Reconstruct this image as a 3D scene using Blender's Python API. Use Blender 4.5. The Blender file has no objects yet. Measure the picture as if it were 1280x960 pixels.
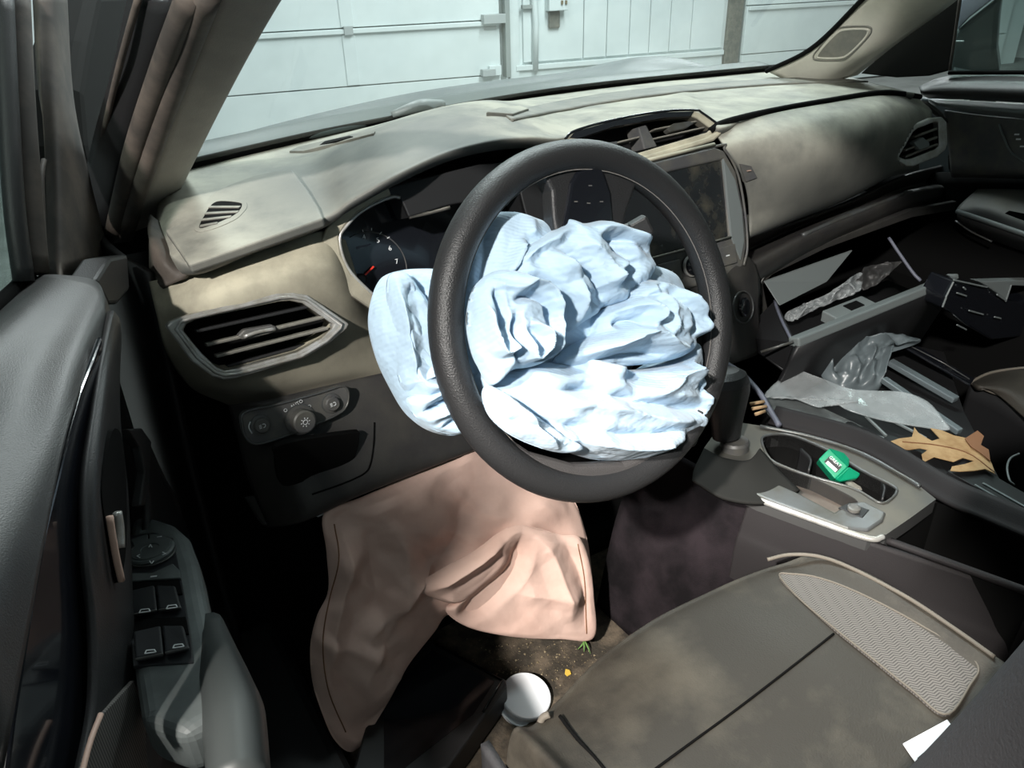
import bpy, bmesh, math, random
import numpy as np
from mathutils import Matrix, Vector, noise
from mathutils.bvhtree import BVHTree

random.seed(7)
scene = bpy.context.scene
col = scene.collection

# ---------------------------------------------------------------- camera
CAM = np.array([-.86768, -.57637, 1.32036])
YAW, PITCH, ROLL, FPX = .563189, .499772, -.027521, 975.66
FW = np.array([math.sin(YAW)*math.cos(PITCH), math.cos(YAW)*math.cos(PITCH), -math.sin(PITCH)])
RT = np.array([math.cos(YAW), -math.sin(YAW), 0.])
UP = np.cross(RT, FW)
_c, _s = math.cos(ROLL), math.sin(ROLL)
RT, UP = _c*RT+_s*UP, -_s*RT+_c*UP
cd = bpy.data.cameras.new('camera')
cam = bpy.data.objects.new('camera', cd)
col.objects.link(cam)
cam.matrix_world = Matrix(((RT[0], UP[0], -FW[0], CAM[0]), (RT[1], UP[1], -FW[1], CAM[1]),
                           (RT[2], UP[2], -FW[2], CAM[2]), (0, 0, 0, 1)))
cd.sensor_fit = 'HORIZONTAL'
cd.sensor_width = 36
cd.lens = 36*FPX/1280
cd.clip_start = .02
scene.camera = cam

# ---------------------------------------------------------------- world, lights, exposure
world = bpy.data.worlds.new('garage_air')
scene.world = world
world.use_nodes = True
world.node_tree.nodes['Background'].inputs[0].default_value = (.75, .88, 1, 1)
world.node_tree.nodes['Background'].inputs[1].default_value = .02
scene.view_settings.view_transform = 'Standard'
scene.view_settings.look = 'None'
scene.view_settings.gamma = 1
scene.view_settings.use_curve_mapping = False
scene.view_settings.exposure = 0.0


def area(name, loc, target, size, power, color, size_y=None):
    l = bpy.data.lights.new(name, 'AREA')
    l.energy = power
    l.color = color
    l.size = size
    if size_y:
        l.shape = 'RECTANGLE'
        l.size_y = size_y
    else:
        l.shape = 'DISK'
    o = bpy.data.objects.new(name, l)
    col.objects.link(o)
    o.location = loc
    o.rotation_euler = (Vector(target)-Vector(loc)).to_track_quat('-Z', 'Y').to_euler()
    return o


def spot(name, loc, target, power, color, cone, blend, radius):
    l = bpy.data.lights.new(name, 'SPOT')
    l.energy = power
    l.color = color
    l.spot_size = math.radians(cone)
    l.spot_blend = blend
    l.shadow_soft_size = radius
    o = bpy.data.objects.new(name, l)
    col.objects.link(o)
    o.location = loc
    o.rotation_euler = (Vector(target)-Vector(loc)).to_track_quat('-Z', 'Y').to_euler()
    return o


# a work lamp outside the open door, beam edge set to darken the footwell, long ceiling lamps over the bay ahead
spot('work_lamp', (-2.8, -1.65, 2.9), (.05, .3, 1.49), 780, (1, .97, .92), 31, .2, .07)
spot('added_low_spot', (-2.6, -1.1, 2.9), (-.28, -.11, .48), 1150, (1, .95, .88), 11.2, .12, .06)  # added spot, no lamp stands there; brightens knee airbag, floor and seat
area('ceiling_lamp_ahead', (.6, 2.8, 4.2), (.6, 2.8, 0), .5, 270, (.90, 1, 1), 4.0)
area('ceiling_lamp_ahead_side', (4.2, 3.6, 4.2), (4.2, 3.8, 0), .5, 340, (.90, 1, 1), 4.0)
area('ceiling_lamp_behind', (-2.5, -3.5, 4.2), (-2.5, -3.5, 0), .5, 14, (.93, 1, 1), 3.0)


# ---------------------------------------------------------------- pixel helpers (a pixel only gives a direction)
def ray(x, y):
    return FW+RT*(x-640)/FPX-UP*(y-480)/FPX


def at(x, y, ax, v):
    d = ray(x, y)
    i = 'xyz'.index(ax)
    return CAM+d*(v-CAM[i])/d[i]


def Zp(x, y, z): return at(x, y, 'z', z)
def Yp(x, y, v): return at(x, y, 'y', v)
def Xp(x, y, v): return at(x, y, 'x', v)


def unit(v):
    v = np.asarray(v, float)
    return v/np.linalg.norm(v)


class Plane:
    def __init__(s, P, n):
        s.P = np.asarray(P, float)
        s.n = unit(n)
        if s.n @ (CAM-s.P) < 0:
            s.n = -s.n

    def __call__(s, x, y, off=0.):
        d = ray(x, y)
        P = s.P+s.n*off
        return CAM+d*((P-CAM) @ s.n)/(d @ s.n)

    def pts(s, l, off=0.):
        return [s(a[0], a[1], off) for a in l]


def surf(x, y, fz, z0=.64):
    z = z0
    for _ in range(12):
        p = Zp(x, y, z)
        z = .5*z+.5*fz(p[0], p[1])
    return Zp(x, y, z)


# ---------------------------------------------------------------- mesh helpers
def spline(P, n, closed=False):
    P = np.asarray(P, float)
    m = len(P)
    if closed:
        Q = np.concatenate([P[-1:], P, P[:2]])
        ts = np.linspace(0, m, n, endpoint=False)
    else:
        if m == 2:
            t = np.linspace(0, 1, n).reshape((-1,)+(1,)*(P.ndim-1))
            return P[0]*(1-t)+P[1]*t
        Q = np.concatenate([[2*P[0]-P[1]], P, [2*P[-1]-P[-2]]])
        ts = np.linspace(0, m-1, n)
    out = []
    for t in ts:
        i = min(int(t), m-1 if closed else m-2)
        u = t-i
        a, b, c, d = Q[i], Q[i+1], Q[i+2], Q[i+3]
        out.append(.5*((2*b)+(c-a)*u+(2*a-5*b+4*c-d)*u*u+(3*b-a-3*c+d)*u**3))
    return np.array(out)


def dense(rows, nu, nv):
    P = np.array([[np.asarray(p, float) for p in r] for r in rows])
    P = spline(P, nv)
    return spline(P.transpose(1, 0, 2), nu).transpose(1, 0, 2)


def mesh_obj(name, verts, faces, mat, parent=None, smooth=True):
    me = bpy.data.meshes.new(name)
    me.from_pydata([tuple(map(float, v)) for v in verts], [], [tuple(f) for f in faces])
    me.update()
    o = bpy.data.objects.new(name, me)
    col.objects.link(o)
    if mat:
        me.materials.append(mat)
    if smooth:
        me.polygons.foreach_set('use_smooth', [True]*len(me.polygons))
    if parent:
        o.parent = parent
        if parent.type == 'EMPTY':
            o.matrix_parent_inverse = Matrix.Translation(-parent.location) if parent.rotation_euler.z == 0 else Matrix()
    return o


def bm_obj(name, bm, mat, parent=None, smooth=False):
    bmesh.ops.recalc_face_normals(bm, faces=bm.faces)
    vs = [tuple(v.co) for v in bm.verts]
    bm.verts.index_update()
    fs = [[v.index for v in f.verts] for f in bm.faces]
    bm.free()
    return mesh_obj(name, vs, fs, mat, parent, smooth)


def bevel(o, w, seg=2, ang=35):
    m = o.modifiers.new('bevel', 'BEVEL')
    m.width = w
    m.segments = seg
    m.limit_method = 'ANGLE'
    m.angle_limit = math.radians(ang)
    return o


def solid(o, t):
    m = o.modifiers.new('solid', 'SOLIDIFY')
    m.thickness = t
    m.offset = -1
    return o


def grid_faces(nv, nu, cu=False, cv=False):
    F = []
    for i in range(nv if cv else nv-1):
        for j in range(nu if cu else nu-1):
            a, b = i*nu+j, i*nu+(j+1) % nu
            c, d = ((i+1) % nv)*nu+(j+1) % nu, ((i+1) % nv)*nu+j
            F.append((a, b, c, d))
    return F


def to_px(p):
    d = np.asarray(p, float)-CAM
    z = d @ FW
    return 640+FPX*(d @ RT)/z, 480-FPX*(d @ UP)/z


def in_poly(x, y, poly):
    c = False
    for i in range(len(poly)):
        (x0, y0), (x1, y1) = poly[i-1][:2], poly[i][:2]
        if (y0 > y) != (y1 > y) and x < (x1-x0)*(y-y0)/(y1-y0)+x0:
            c = not c
    return c


def hit(o, x, y, up=0.):
    if 'bvh' not in HITS or HITS['obj'] is not o:
        HITS['obj'] = o
        HITS['bvh'] = BVHTree.FromPolygons([v.co for v in o.data.vertices], [list(p.vertices) for p in o.data.polygons])
    loc, nr, _, _ = HITS['bvh'].ray_cast(Vector(CAM), Vector(ray(x, y)))
    if loc is None:
        loc, nr, _, _ = HITS['bvh'].find_nearest(Vector(CAM+ray(x, y)*1.2))
    nr = np.array(nr)
    if nr @ ray(x, y) > 0:
        nr = -nr
    return np.array(loc)+nr*up


HITS = {}


def patch(name, rows, mat, parent=None, thick=.006, nu=None, nv=None, toward=None, fn=None, cut=None):
    nv = nv or (len(rows)-1)*8+1
    nu = nu or (len(rows[0])-1)*8+1
    G = dense(rows, nu, nv)
    if fn is not None:
        G = fn(G)
    F = grid_faces(nv, nu)
    du = G[nv//2, nu//2+1]-G[nv//2, nu//2-1]
    dv = G[nv//2+1, nu//2]-G[nv//2-1, nu//2]
    n = np.cross(du, dv)
    tw = (CAM-G[nv//2, nu//2]) if toward is None else np.asarray(toward, float)
    if n @ tw < 0:
        F = [f[::-1] for f in F]
    if cut is not None:
        GV = G.reshape(-1, 3)
        pxs = [to_px(p) for p in GV]
        F = [f for f in F if not any(in_poly(sum(pxs[i][0] for i in f)/4, sum(pxs[i][1] for i in f)/4, c) for c in cut)]
    o = mesh_obj(name, G.reshape(-1, 3), F, mat, parent)
    if thick:
        solid(o, thick)
    return o


def plate(name, outline, mat, parent=None, ext=(0, 0, -.004), holes=(), bev=.0012, seg=2, smooth=False):
    bm = bmesh.new()
    edges = []
    for L in [outline]+list(holes):
        vs = [bm.verts.new(tuple(map(float, p))) for p in L]
        for i in range(len(vs)):
            edges.append(bm.edges.new((vs[i], vs[(i+1) % len(vs)])))
    bmesh.ops.triangle_fill(bm, use_beauty=True, use_dissolve=False, edges=edges)
    fs = list(bm.faces)
    r = bmesh.ops.extrude_face_region(bm, geom=fs)
    nv = [g for g in r['geom'] if isinstance(g, bmesh.types.BMVert)]
    bmesh.ops.translate(bm, verts=nv, vec=tuple(map(float, ext)))
    bmesh.ops.dissolve_limit(bm, angle_limit=.001, verts=bm.verts, edges=bm.edges)
    o = bm_obj(name, bm, mat, parent, smooth)
    if bev:
        bevel(o, bev, seg)
    return o


def smooth_loop(L, n):
    return list(spline([np.asarray(p, float) for p in L], n, True))


def recess(name, L, mat, parent, ext, cap=True, cap_off=1.):
    n = len(L)
    ext = np.asarray(ext, float)
    vs = list(L)+[np.asarray(p)+ext for p in L]
    F = [(i, (i+1) % n, n+(i+1) % n, n+i) for i in range(n)]
    if cap:
        F.append(tuple(range(n, 2*n)))
    return mesh_obj(name, vs, F, mat, parent, False)


def bar(name, a, b, w, h, mat, parent=None, up=(0, 0, 1), bev=.001):
    a, b = np.asarray(a, float), np.asarray(b, float)
    d = unit(b-a)
    s = unit(np.cross(d, up))
    u = np.cross(s, d)
    vs = []
    for p in (a, b):
        for i, j in ((-1, -1), (1, -1), (1, 1), (-1, 1)):
            vs.append(p+s*i*w/2+u*j*h/2)
    F = [(3, 2, 1, 0), (4, 5, 6, 7)]+[(i, (i+1) % 4, 4+(i+1) % 4, 4+i) for i in range(4)]
    o = mesh_obj(name, vs, F, mat, parent, False)
    if bev:
        bevel(o, bev, 2)
    return o


def box(name, lo, hi, mat, parent=None, bev=.003):
    lo, hi = np.asarray(lo, float), np.asarray(hi, float)
    vs = [[(lo, hi)[(k >> i) & 1][i] for i in range(3)] for k in range(8)]
    F = [(0, 2, 3, 1), (4, 5, 7, 6), (0, 1, 5, 4), (2, 6, 7, 3), (0, 4, 6, 2), (1, 3, 7, 5)]
    o = mesh_obj(name, vs, F, mat, parent, False)
    if bev:
        bevel(o, bev, 3)
    return o


def tube(name, P, r, mat, parent=None, closed=False, seg=12, n=None, flat=None, cap=True):
    P = np.asarray(P, float)
    if n:
        P = spline(P, n, closed)
    m = len(P)
    rr = np.broadcast_to(np.asarray(r, float), (m,)) if np.ndim(r) == 0 else np.interp(np.linspace(0, 1, m), np.linspace(0, 1, len(r)), r)
    vs = []
    nrm = None
    for i in range(m):
        t = unit(P[(i+1) % m]-P[i-1]) if closed else unit(P[min(i+1, m-1)]-P[max(i-1, 0)])
        if nrm is None:
            nrm = unit(np.cross(t, (0, 0, 1) if abs(t[2]) < .9 else (1, 0, 0)))
        nrm = unit(nrm-t*(nrm @ t))
        b = np.cross(t, nrm)
        for k in range(seg):
            a = 2*math.pi*k/seg
            vs.append(P[i]+rr[i]*(math.cos(a)*nrm+math.sin(a)*b))
    F = grid_faces(m, seg, True, closed)
    if cap and not closed:
        F += [tuple(range(seg))[::-1], tuple(range((m-1)*seg, m*seg))]
    return mesh_obj(name, vs, F, mat, parent)


def lathe(name, P, axis, prof, mat, parent=None, seg=32, sx=1.):
    """prof: list of (radius, height along axis)"""
    axis = unit(axis)
    e1 = unit(np.cross(axis, (0, 0, 1) if abs(axis[2]) < .9 else (0, 1, 0)))
    e2 = np.cross(axis, e1)
    P = np.asarray(P, float)
    vs = []
    for r, h in prof:
        for k in range(seg):
            a = 2*math.pi*k/seg
            vs.append(P+axis*h+r*(math.cos(a)*e1*sx+math.sin(a)*e2))
    F = grid_faces(len(prof), seg, True)
    F += [tuple(range(seg))[::-1], tuple(range((len(prof)-1)*seg, len(prof)*seg))]
    o = mesh_obj(name, vs, F, mat, parent)
    m = o.modifiers.new('edges', 'EDGE_SPLIT')
    m.split_angle = math.radians(17)
    return o


def text(name, s, P, right, up, size, mat, parent, depth=.0003):
    cu = bpy.data.curves.new(name, 'FONT')
    cu.body = s
    cu.size = size
    cu.extrude = depth
    cu.align_x = 'CENTER'
    cu.align_y = 'CENTER'
    t = bpy.data.objects.new(name+'_curve', cu)
    col.objects.link(t)
    me = bpy.data.meshes.new_from_object(t.evaluated_get(bpy.context.evaluated_depsgraph_get()))
    right, up = unit(right), np.asarray(up, float)
    up = unit(up-right*(up @ right))
    n = np.cross(right, up)
    M = np.array([right, up, n]).T
    vs = [np.asarray(P)+M @ np.array(v.co) for v in me.vertices]
    fs = [list(p.vertices) for p in me.polygons]
    bpy.data.objects.remove(t)
    bpy.data.curves.remove(cu)
    bpy.data.meshes.remove(me)
    return mesh_obj(name, vs, fs, mat, parent, False)


def tag(o, label=None, cat=None, group=None, kind=None):
    for k, v in (('label', label), ('category', cat), ('group', group), ('kind', kind)):
        if v:
            o[k] = v
    return o


def thing(name, label, cat, loc=(0, 0, 0), group=None):
    o = bpy.data.objects.new(name, None)
    col.objects.link(o)
    o.location = loc
    o.empty_display_size = .05
    return tag(o, label, cat, group)


# ---------------------------------------------------------------- materials
def mat(name, c, rough=.5, metal=0., c2=None, scale=20., lo=.4, hi=.65, bump=0., bscale=200., spec=.5, dust=None,
        dust_amt=1., dlo=.1, dhi=.8, wipe=None, detail=6., trans=0., sheen=0., coat=0.):
    m = bpy.data.materials.new(name)
    m.use_nodes = True
    nt = m.node_tree
    b = nt.nodes['Principled BSDF']
    N = nt.nodes.new
    L = nt.links.new
    b.inputs['Base Color'].default_value = (*c, 1)
    b.inputs['Roughness'].default_value = rough
    b.inputs['Metallic'].default_value = metal
    b.inputs['Specular IOR Level'].default_value = spec
    b.inputs['Coat Weight'].default_value = coat
    b.inputs['Sheen Weight'].default_value = sheen
    tc = N('ShaderNodeTexCoord')
    src = None
    if c2 is not None or dust is not None:
        nz = N('ShaderNodeTexNoise')
        nz.inputs['Scale'].default_value = scale
        nz.inputs['Detail'].default_value = detail
        nz.inputs['Roughness'].default_value = .62
        L(tc.outputs['Object'], nz.inputs['Vector'])
    if c2 is not None:
        mr = N('ShaderNodeMapRange')
        mr.inputs[1].default_value = lo
        mr.inputs[2].default_value = hi
        L(nz.outputs[0], mr.inputs[0])
        mx = N('ShaderNodeMix')
        mx.data_type = 'RGBA'
        mx.inputs[6].default_value = (*c, 1)
        mx.inputs[7].default_value = (*c2, 1)
        L(mr.outputs[0], mx.inputs[0])
        src = mx.outputs[2]
    if dust is not None:
        ge = N('ShaderNodeNewGeometry')
        sp = N('ShaderNodeSeparateXYZ')
        L(ge.outputs['Normal'], sp.inputs[0])
        m1 = N('ShaderNodeMapRange')
        m1.inputs[1].default_value = dlo
        m1.inputs[2].default_value = dhi
        L(sp.outputs[2], m1.inputs[0])
        m2 = N('ShaderNodeMapRange')
        m2.inputs[1].default_value = .3
        m2.inputs[2].default_value = .62
        m2.inputs[3].default_value = .3
        m2.inputs[4].default_value = 1.
        L(nz.outputs[0], m2.inputs[0])
        mu = N('ShaderNodeMath')
        mu.operation = 'MULTIPLY'
        L(m1.outputs[0], mu.inputs[0])
        L(m2.outputs[0], mu.inputs[1])
        mu2 = N('ShaderNodeMath')
        mu2.operation = 'MULTIPLY'
        L(mu.outputs[0], mu2.inputs[0])
        mu2.inputs[1].default_value = dust_amt
        if wipe:
            vd = N('ShaderNodeVectorMath')
            vd.operation = 'DISTANCE'
            vd.inputs[1].default_value = wipe[0]
            nv_ = N('ShaderNodeVectorMath')
            nv_.operation = 'MULTIPLY_ADD'
            L(nz.outputs[1], nv_.inputs[0])
            nv_.inputs[1].default_value = (.18, .18, 0)
            L(tc.outputs['Object'], nv_.inputs[2])
            L(nv_.outputs[0], vd.inputs[0])
            m4 = N('ShaderNodeMapRange')
            m4.inputs[1].default_value = wipe[1]
            m4.inputs[2].default_value = wipe[2]
            m4.inputs[3].default_value = .28
            L(vd.outputs['Value'], m4.inputs[0])
            mu3 = N('ShaderNodeMath')
            mu3.operation = 'MULTIPLY'
            L(mu2.outputs[0], mu3.inputs[0])
            L(m4.outputs[0], mu3.inputs[1])
            mu2 = mu3
        mx2 = N('ShaderNodeMix')
        mx2.data_type = 'RGBA'
        mx2.inputs[6].default_value = (*c, 1)
        mx2.inputs[7].default_value = (*dust, 1)
        if src:
            L(src, mx2.inputs[6])
        L(mu2.outputs[0], mx2.inputs[0])
        src = mx2.outputs[2]
        rr = N('ShaderNodeMapRange')
        rr.inputs[3].default_value = rough
        rr.inputs[4].default_value = .85
        L(mu2.outputs[0], rr.inputs[0])
        L(rr.outputs[0], b.inputs['Roughness'])
    if src:
        L(src, b.inputs['Base Color'])
    if bump:
        n2 = N('ShaderNodeTexNoise')
        n2.inputs['Scale'].default_value = bscale
        n2.inputs['Detail'].default_value = 3
        L(tc.outputs['Object'], n2.inputs['Vector'])
        bp = N('ShaderNodeBump')
        bp.inputs['Strength'].default_value = bump
        bp.inputs['Distance'].default_value = .002
        L(n2.outputs[0], bp.inputs['Height'])
        L(bp.outputs[0], b.inputs['Normal'])
    if trans:
        tr = N('ShaderNodeBsdfTransparent')
        ms = N('ShaderNodeMixShader')
        ms.inputs[0].default_value = trans
        out = nt.nodes['Material Output']
        L(b.outputs[0], ms.inputs[1])
        L(tr.outputs[0], ms.inputs[2])
        L(ms.outputs[0], out.inputs['Surface'])
    return m


DUST = (.42, .405, .34)
M = {}
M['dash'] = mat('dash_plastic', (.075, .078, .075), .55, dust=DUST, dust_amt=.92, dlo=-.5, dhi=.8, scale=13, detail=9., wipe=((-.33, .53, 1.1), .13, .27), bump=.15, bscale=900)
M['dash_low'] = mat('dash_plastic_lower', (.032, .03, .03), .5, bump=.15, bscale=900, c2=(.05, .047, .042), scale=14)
M['fascia'] = mat('fascia_dusty', (.11, .10, .08), .6, dust=(.54, .50, .38), dust_amt=.95, dlo=-.35, dhi=.5, scale=11, bump=.15, bscale=900)
M['strip'] = mat('defroster_plastic', (.13, .13, .115), .6, c2=(.2, .19, .16), scale=18)
M['black'] = mat('black_plastic', (.012, .012, .013), .5)
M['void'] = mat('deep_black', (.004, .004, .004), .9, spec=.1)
M['matte'] = mat('matte_black', (.012, .012, .011), .85, spec=.2)
M['shaded_side'] = mat('console_side_shaded', (.007, .006, .007), .95, c2=(.022, .017, .02), scale=12, bump=.5, bscale=500, spec=.1)  # near-black copy of the console side, footwell shade put into the colour
M['grip_shaded'] = mat('grip_plastic_shaded', (.035, .04, .04), .5)  # darker copy of the armrest plastic, shade at its rear put into the colour
M['bracket'] = mat('zinc_bracket', (.42, .45, .45), .5)
M['gloss'] = mat('gloss_black', (.008, .009, .012), .12, coat=.3)
M['grey_plastic'] = mat('grey_plastic', (.075, .075, .078), .45, c2=(.12, .115, .10), scale=25)
M['chrome'] = mat('satin_chrome', (.50, .50, .49), .3, .45, c2=(.34, .32, .28), scale=45)
M['slat'] = mat('vent_slat', (.10, .095, .085), .55, dust=DUST, dust_amt=.6, scale=40)
M['screen'] = mat('screen_glass', (.012, .013, .015), .22, c2=(.10, .09, .065), scale=16, lo=.5, hi=.8, spec=.6)
M['leather'] = mat('wheel_leather', (.02, .02, .021), .42, bump=.35, bscale=700)
M['leather_perf'] = mat('perforated_leather', (.045, .042, .042), .6, bump=.5, bscale=1100)
M['stitch'] = mat('stitching', (.17, .16, .15), .8)
M['white'] = mat('white_print', (.75, .77, .78), .6)
M['red'] = mat('needle_red', (.8, .04, .02), .5)
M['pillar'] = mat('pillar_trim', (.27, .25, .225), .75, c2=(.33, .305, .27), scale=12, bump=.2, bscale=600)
M['pillar_lit'] = mat('pillar_trim_lit', (.50, .48, .42), .75, c2=(.58, .555, .48), scale=9, bump=.2, bscale=600)  # same trim as the left pillar, lamplight put into the colour
M['rubber'] = mat('rubber_seal', (.05, .043, .038), .7, c2=(.11, .09, .075), scale=14)
M['door_pad'] = mat('door_pad', (.03, .029, .029), .5, c2=(.048, .046, .045), scale=9, bump=.2, bscale=800)
M['door_dark'] = mat('door_plastic', (.02, .02, .021), .5, bump=.2, bscale=800)
M['switch_plate'] = mat('switch_plate', (.11, .125, .125), .5, c2=(.08, .092, .092), scale=30)
M['button'] = mat('switch_black', (.02, .022, .025), .35)
M['seat'] = mat('seat_leather', (.033, .028, .022), .6, c2=(.085, .074, .057), scale=7, lo=.45, hi=.66, bump=.25, bscale=500, detail=9)
M['seat_dark'] = mat('seat_back_fabric', (.035, .034, .037), .7, bump=.3, bscale=500)
M['piping'] = mat('piping', (.14, .122, .10), .7)
M['carpet'] = mat('dirty_carpet', (.03, .024, .017), .95, c2=(.13, .10, .07), scale=26, lo=.42, hi=.7, bump=.8, bscale=220, detail=10)
M['crumb'] = mat('crumbs', (.27, .22, .14), .9, c2=(.12, .09, .05), scale=90)
M['pink'] = mat('pink_cloth', (.68, .48, .41), .85, c2=(.60, .40, .335), scale=10, bump=1., bscale=28)
M['console'] = mat('console_plastic', (.05, .05, .05), .5, dust=(.13, .122, .098), dust_amt=.7, dlo=.3, dhi=1., scale=16)
M['console_trim'] = mat('console_trim', (.10, .105, .108), .35, .3, c2=(.075, .072, .062), scale=22)
M['console_side'] = mat('console_side', (.02, .018, .019), .65, bump=.15, bscale=800, spec=.2)
M['green'] = mat('green_card', (.0, .24, .12), .5)
M['white_card'] = mat('white_card', (.82, .84, .88), .45)
M['leaf'] = mat('dry_leaf', (.42, .27, .13), .8, c2=(.27, .15, .06), scale=28)
M['leaf_dark'] = mat('dry_leaf_brown', (.20, .09, .04), .8)
M['bag_black'] = mat('black_bag', (.12, .145, .155), .36, spec=.6)
M['clear'] = mat('clear_plastic', (.40, .43, .44), .15, c2=(.6, .63, .64), scale=22, spec=.8, trans=.6)
M['clear_dark'] = mat('smoked_clear', (.15, .165, .165), .2, c2=(.25, .27, .27), scale=24, spec=.7, trans=.45)
M['cable'] = mat('cable', (.12, .125, .16), .5)
M['pale_grey'] = mat('pale_grey_plastic', (.16, .18, .18), .5)
M['paint'] = mat('hood_paint', (.065, .08, .085), .45, c2=(.085, .10, .105), scale=5)
M['wall'] = mat('painted_steel', (.74, .80, .80), .55, c2=(.67, .73, .73), scale=2.5, lo=.35, hi=.7)
M['wall_dark'] = mat('steel_joint', (.30, .33, .32), .7)
M['cowl'] = mat('cowl_plastic', (.045, .06, .06), .4)
M['concrete'] = mat('concrete', (.30, .30, .29), .8, c2=(.22, .22, .21), scale=3)
M['headliner'] = mat('headliner', (.30, .29, .27), .9)
M['mirror_shell'] = mat('mirror_shell', (.03, .04, .04), .4)
M['wood'] = mat('stick', (.40, .26, .14), .8)
M['grass'] = mat('grass', (.12, .25, .06), .7)
M['yellow'] = mat('yellow_bit', (.6, .4, .06), .7)
M['tan'] = mat('tan_edge', (.45, .30, .24), .6)


def glass_mat(name, refl, tint, haze):
    m = bpy.data.materials.new(name)
    m.use_nodes = True
    nt = m.node_tree
    nt.nodes.clear()
    N, L = nt.nodes.new, nt.links.new
    t = N('ShaderNodeBsdfTransparent')
    t.inputs[0].default_value = (*tint, 1)
    g = N('ShaderNodeBsdfGlossy')
    g.inputs['Roughness'].default_value = .03
    d = N('ShaderNodeBsdfDiffuse')
    d.inputs[0].default_value = (.75, .8, .78, 1)
    nz = N('ShaderNodeTexNoise')
    nz.inputs['Scale'].default_value = 6
    nz.inputs['Detail'].default_value = 8
    tc = N('ShaderNodeTexCoord')
    L(tc.outputs['Object'], nz.inputs['Vector'])
    mr = N('ShaderNodeMapRange')
    mr.inputs[1].default_value = .3
    mr.inputs[2].default_value = .8
    mr.inputs[3].default_value = haze*.4
    mr.inputs[4].default_value = haze*1.6
    L(nz.outputs[0], mr.inputs[0])
    m1, m2 = N('ShaderNodeMixShader'), N('ShaderNodeMixShader')
    lw = N('ShaderNodeFresnel')
    lw.inputs[0].default_value = 1.35
    mm = N('ShaderNodeMath')
    mm.operation = 'MULTIPLY'
    mm.inputs[1].default_value = refl
    L(lw.outputs[0], mm.inputs[0])
    L(mm.outputs[0], m1.inputs[0])
    L(t.outputs[0], m1.inputs[1])
    L(g.outputs[0], m1.inputs[2])
    L(mr.outputs[0], m2.inputs[0])
    L(m1.outputs[0], m2.inputs[1])
    L(d.outputs[0], m2.inputs[2])
    o = N('ShaderNodeOutputMaterial')
    L(m2.outputs[0], o.inputs['Surface'])
    return m


M['glass'] = glass_mat('windshield_glass', .8, (.93, .97, .96), .06)
M['side_glass'] = glass_mat('side_glass', .5, (.80, .88, .86), .03)


def cloth_mat(name, c, weave=1500., subs=.0):
    m = mat(name, c, .7, spec=.35, sheen=.2)
    nt = m.node_tree
    b = nt.nodes['Principled BSDF']
    N, L = nt.nodes.new, nt.links.new
    tc = N('ShaderNodeTexCoord')
    wv = N('ShaderNodeTexWave')
    wv.wave_type = 'BANDS'
    wv.bands_direction = 'DIAGONAL'
    wv.inputs['Scale'].default_value = 90
    wv.inputs['Distortion'].default_value = 6
    wv.inputs['Detail'].default_value = 1
    wv.inputs['Detail Scale'].default_value = .06
    L(tc.outputs['Object'], wv.inputs['Vector'])
    nz = N('ShaderNodeTexNoise')
    nz.inputs['Scale'].default_value = 60
    L(tc.outputs['Object'], nz.inputs['Vector'])
    bp = N('ShaderNodeBump')
    bp.inputs['Strength'].default_value = .16
    bp.inputs['Distance'].default_value = .0012
    L(wv.outputs[1], bp.inputs['Height'])
    b2 = N('ShaderNodeBump')
    b2.inputs['Strength'].default_value = .5
    b2.inputs['Distance'].default_value = .006
    L(nz.outputs[0], b2.inputs['Height'])
    L(bp.outputs[0], b2.inputs['Normal'])
    L(b2.outputs[0], b.inputs['Normal'])
    if subs:
        b.inputs['Subsurface Weight'].default_value = subs
        b.inputs['Subsurface Radius'].default_value = (.01, .015, .02)
    return m


M['airbag'] = cloth_mat('airbag_cloth', (.43, .57, .70))


def herringbone():
    m = mat('herringbone_cloth', (.11, .10, .10), .85)
    nt = m.node_tree
    b = nt.nodes['Principled BSDF']
    N, L = nt.nodes.new, nt.links.new
    tc = N('ShaderNodeTexCoord')
    mp = N('ShaderNodeMapping')
    mp.inputs['Rotation'].default_value = (0, 0, .5)
    L(tc.outputs['Object'], mp.inputs[0])
    sp = N('ShaderNodeSeparateXYZ')
    L(mp.outputs[0], sp.inputs[0])

    def mth(op, a, v=None):
        n = N('ShaderNodeMath')
        n.operation = op
        if isinstance(a, float):
            n.inputs[0].default_value = a
        else:
            L(a, n.inputs[0])
        if v is not None:
            if isinstance(v, float):
                n.inputs[1].default_value = v
            else:
                L(v, n.inputs[1])
        return n.outputs[0]
    zig = mth('PINGPONG', mth('MULTIPLY', sp.outputs[0], 170.), 1.)
    ph = mth('ADD', mth('MULTIPLY', sp.outputs[1], 330.), mth('MULTIPLY', zig, 1.0))
    fr = mth('FRACT', ph)
    st = mth('GREATER_THAN', fr, .55)
    mx = N('ShaderNodeMix')
    mx.data_type = 'RGBA'
    mx.inputs[6].default_value = (.15, .14, .13, 1)
    mx.inputs[7].default_value = (.06, .055, .053, 1)
    L(st, mx.inputs[0])
    L(mx.outputs[2], b.inputs['Base Color'])
    bp = N('ShaderNodeBump')
    bp.inputs['Strength'].default_value = .4
    bp.inputs['Distance'].default_value = .001
    L(fr, bp.inputs['Height'])
    L(bp.outputs[0], b.inputs['Normal'])
    return m


M['herring'] = herringbone()

# ================================================================ THE GARAGE
WD = np.array([.985, -.174, 0.])
WN = np.array([-.174, -.985, 0.])
WALL = Plane((0, 8., 0), WN)


def W(u, z, off=0.):
    return np.array([0, 8., 0])+WD*u+WN*off + np.array([0, 0, z]) - WD*(np.array([0, 8., 0]) @ WD)


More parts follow.
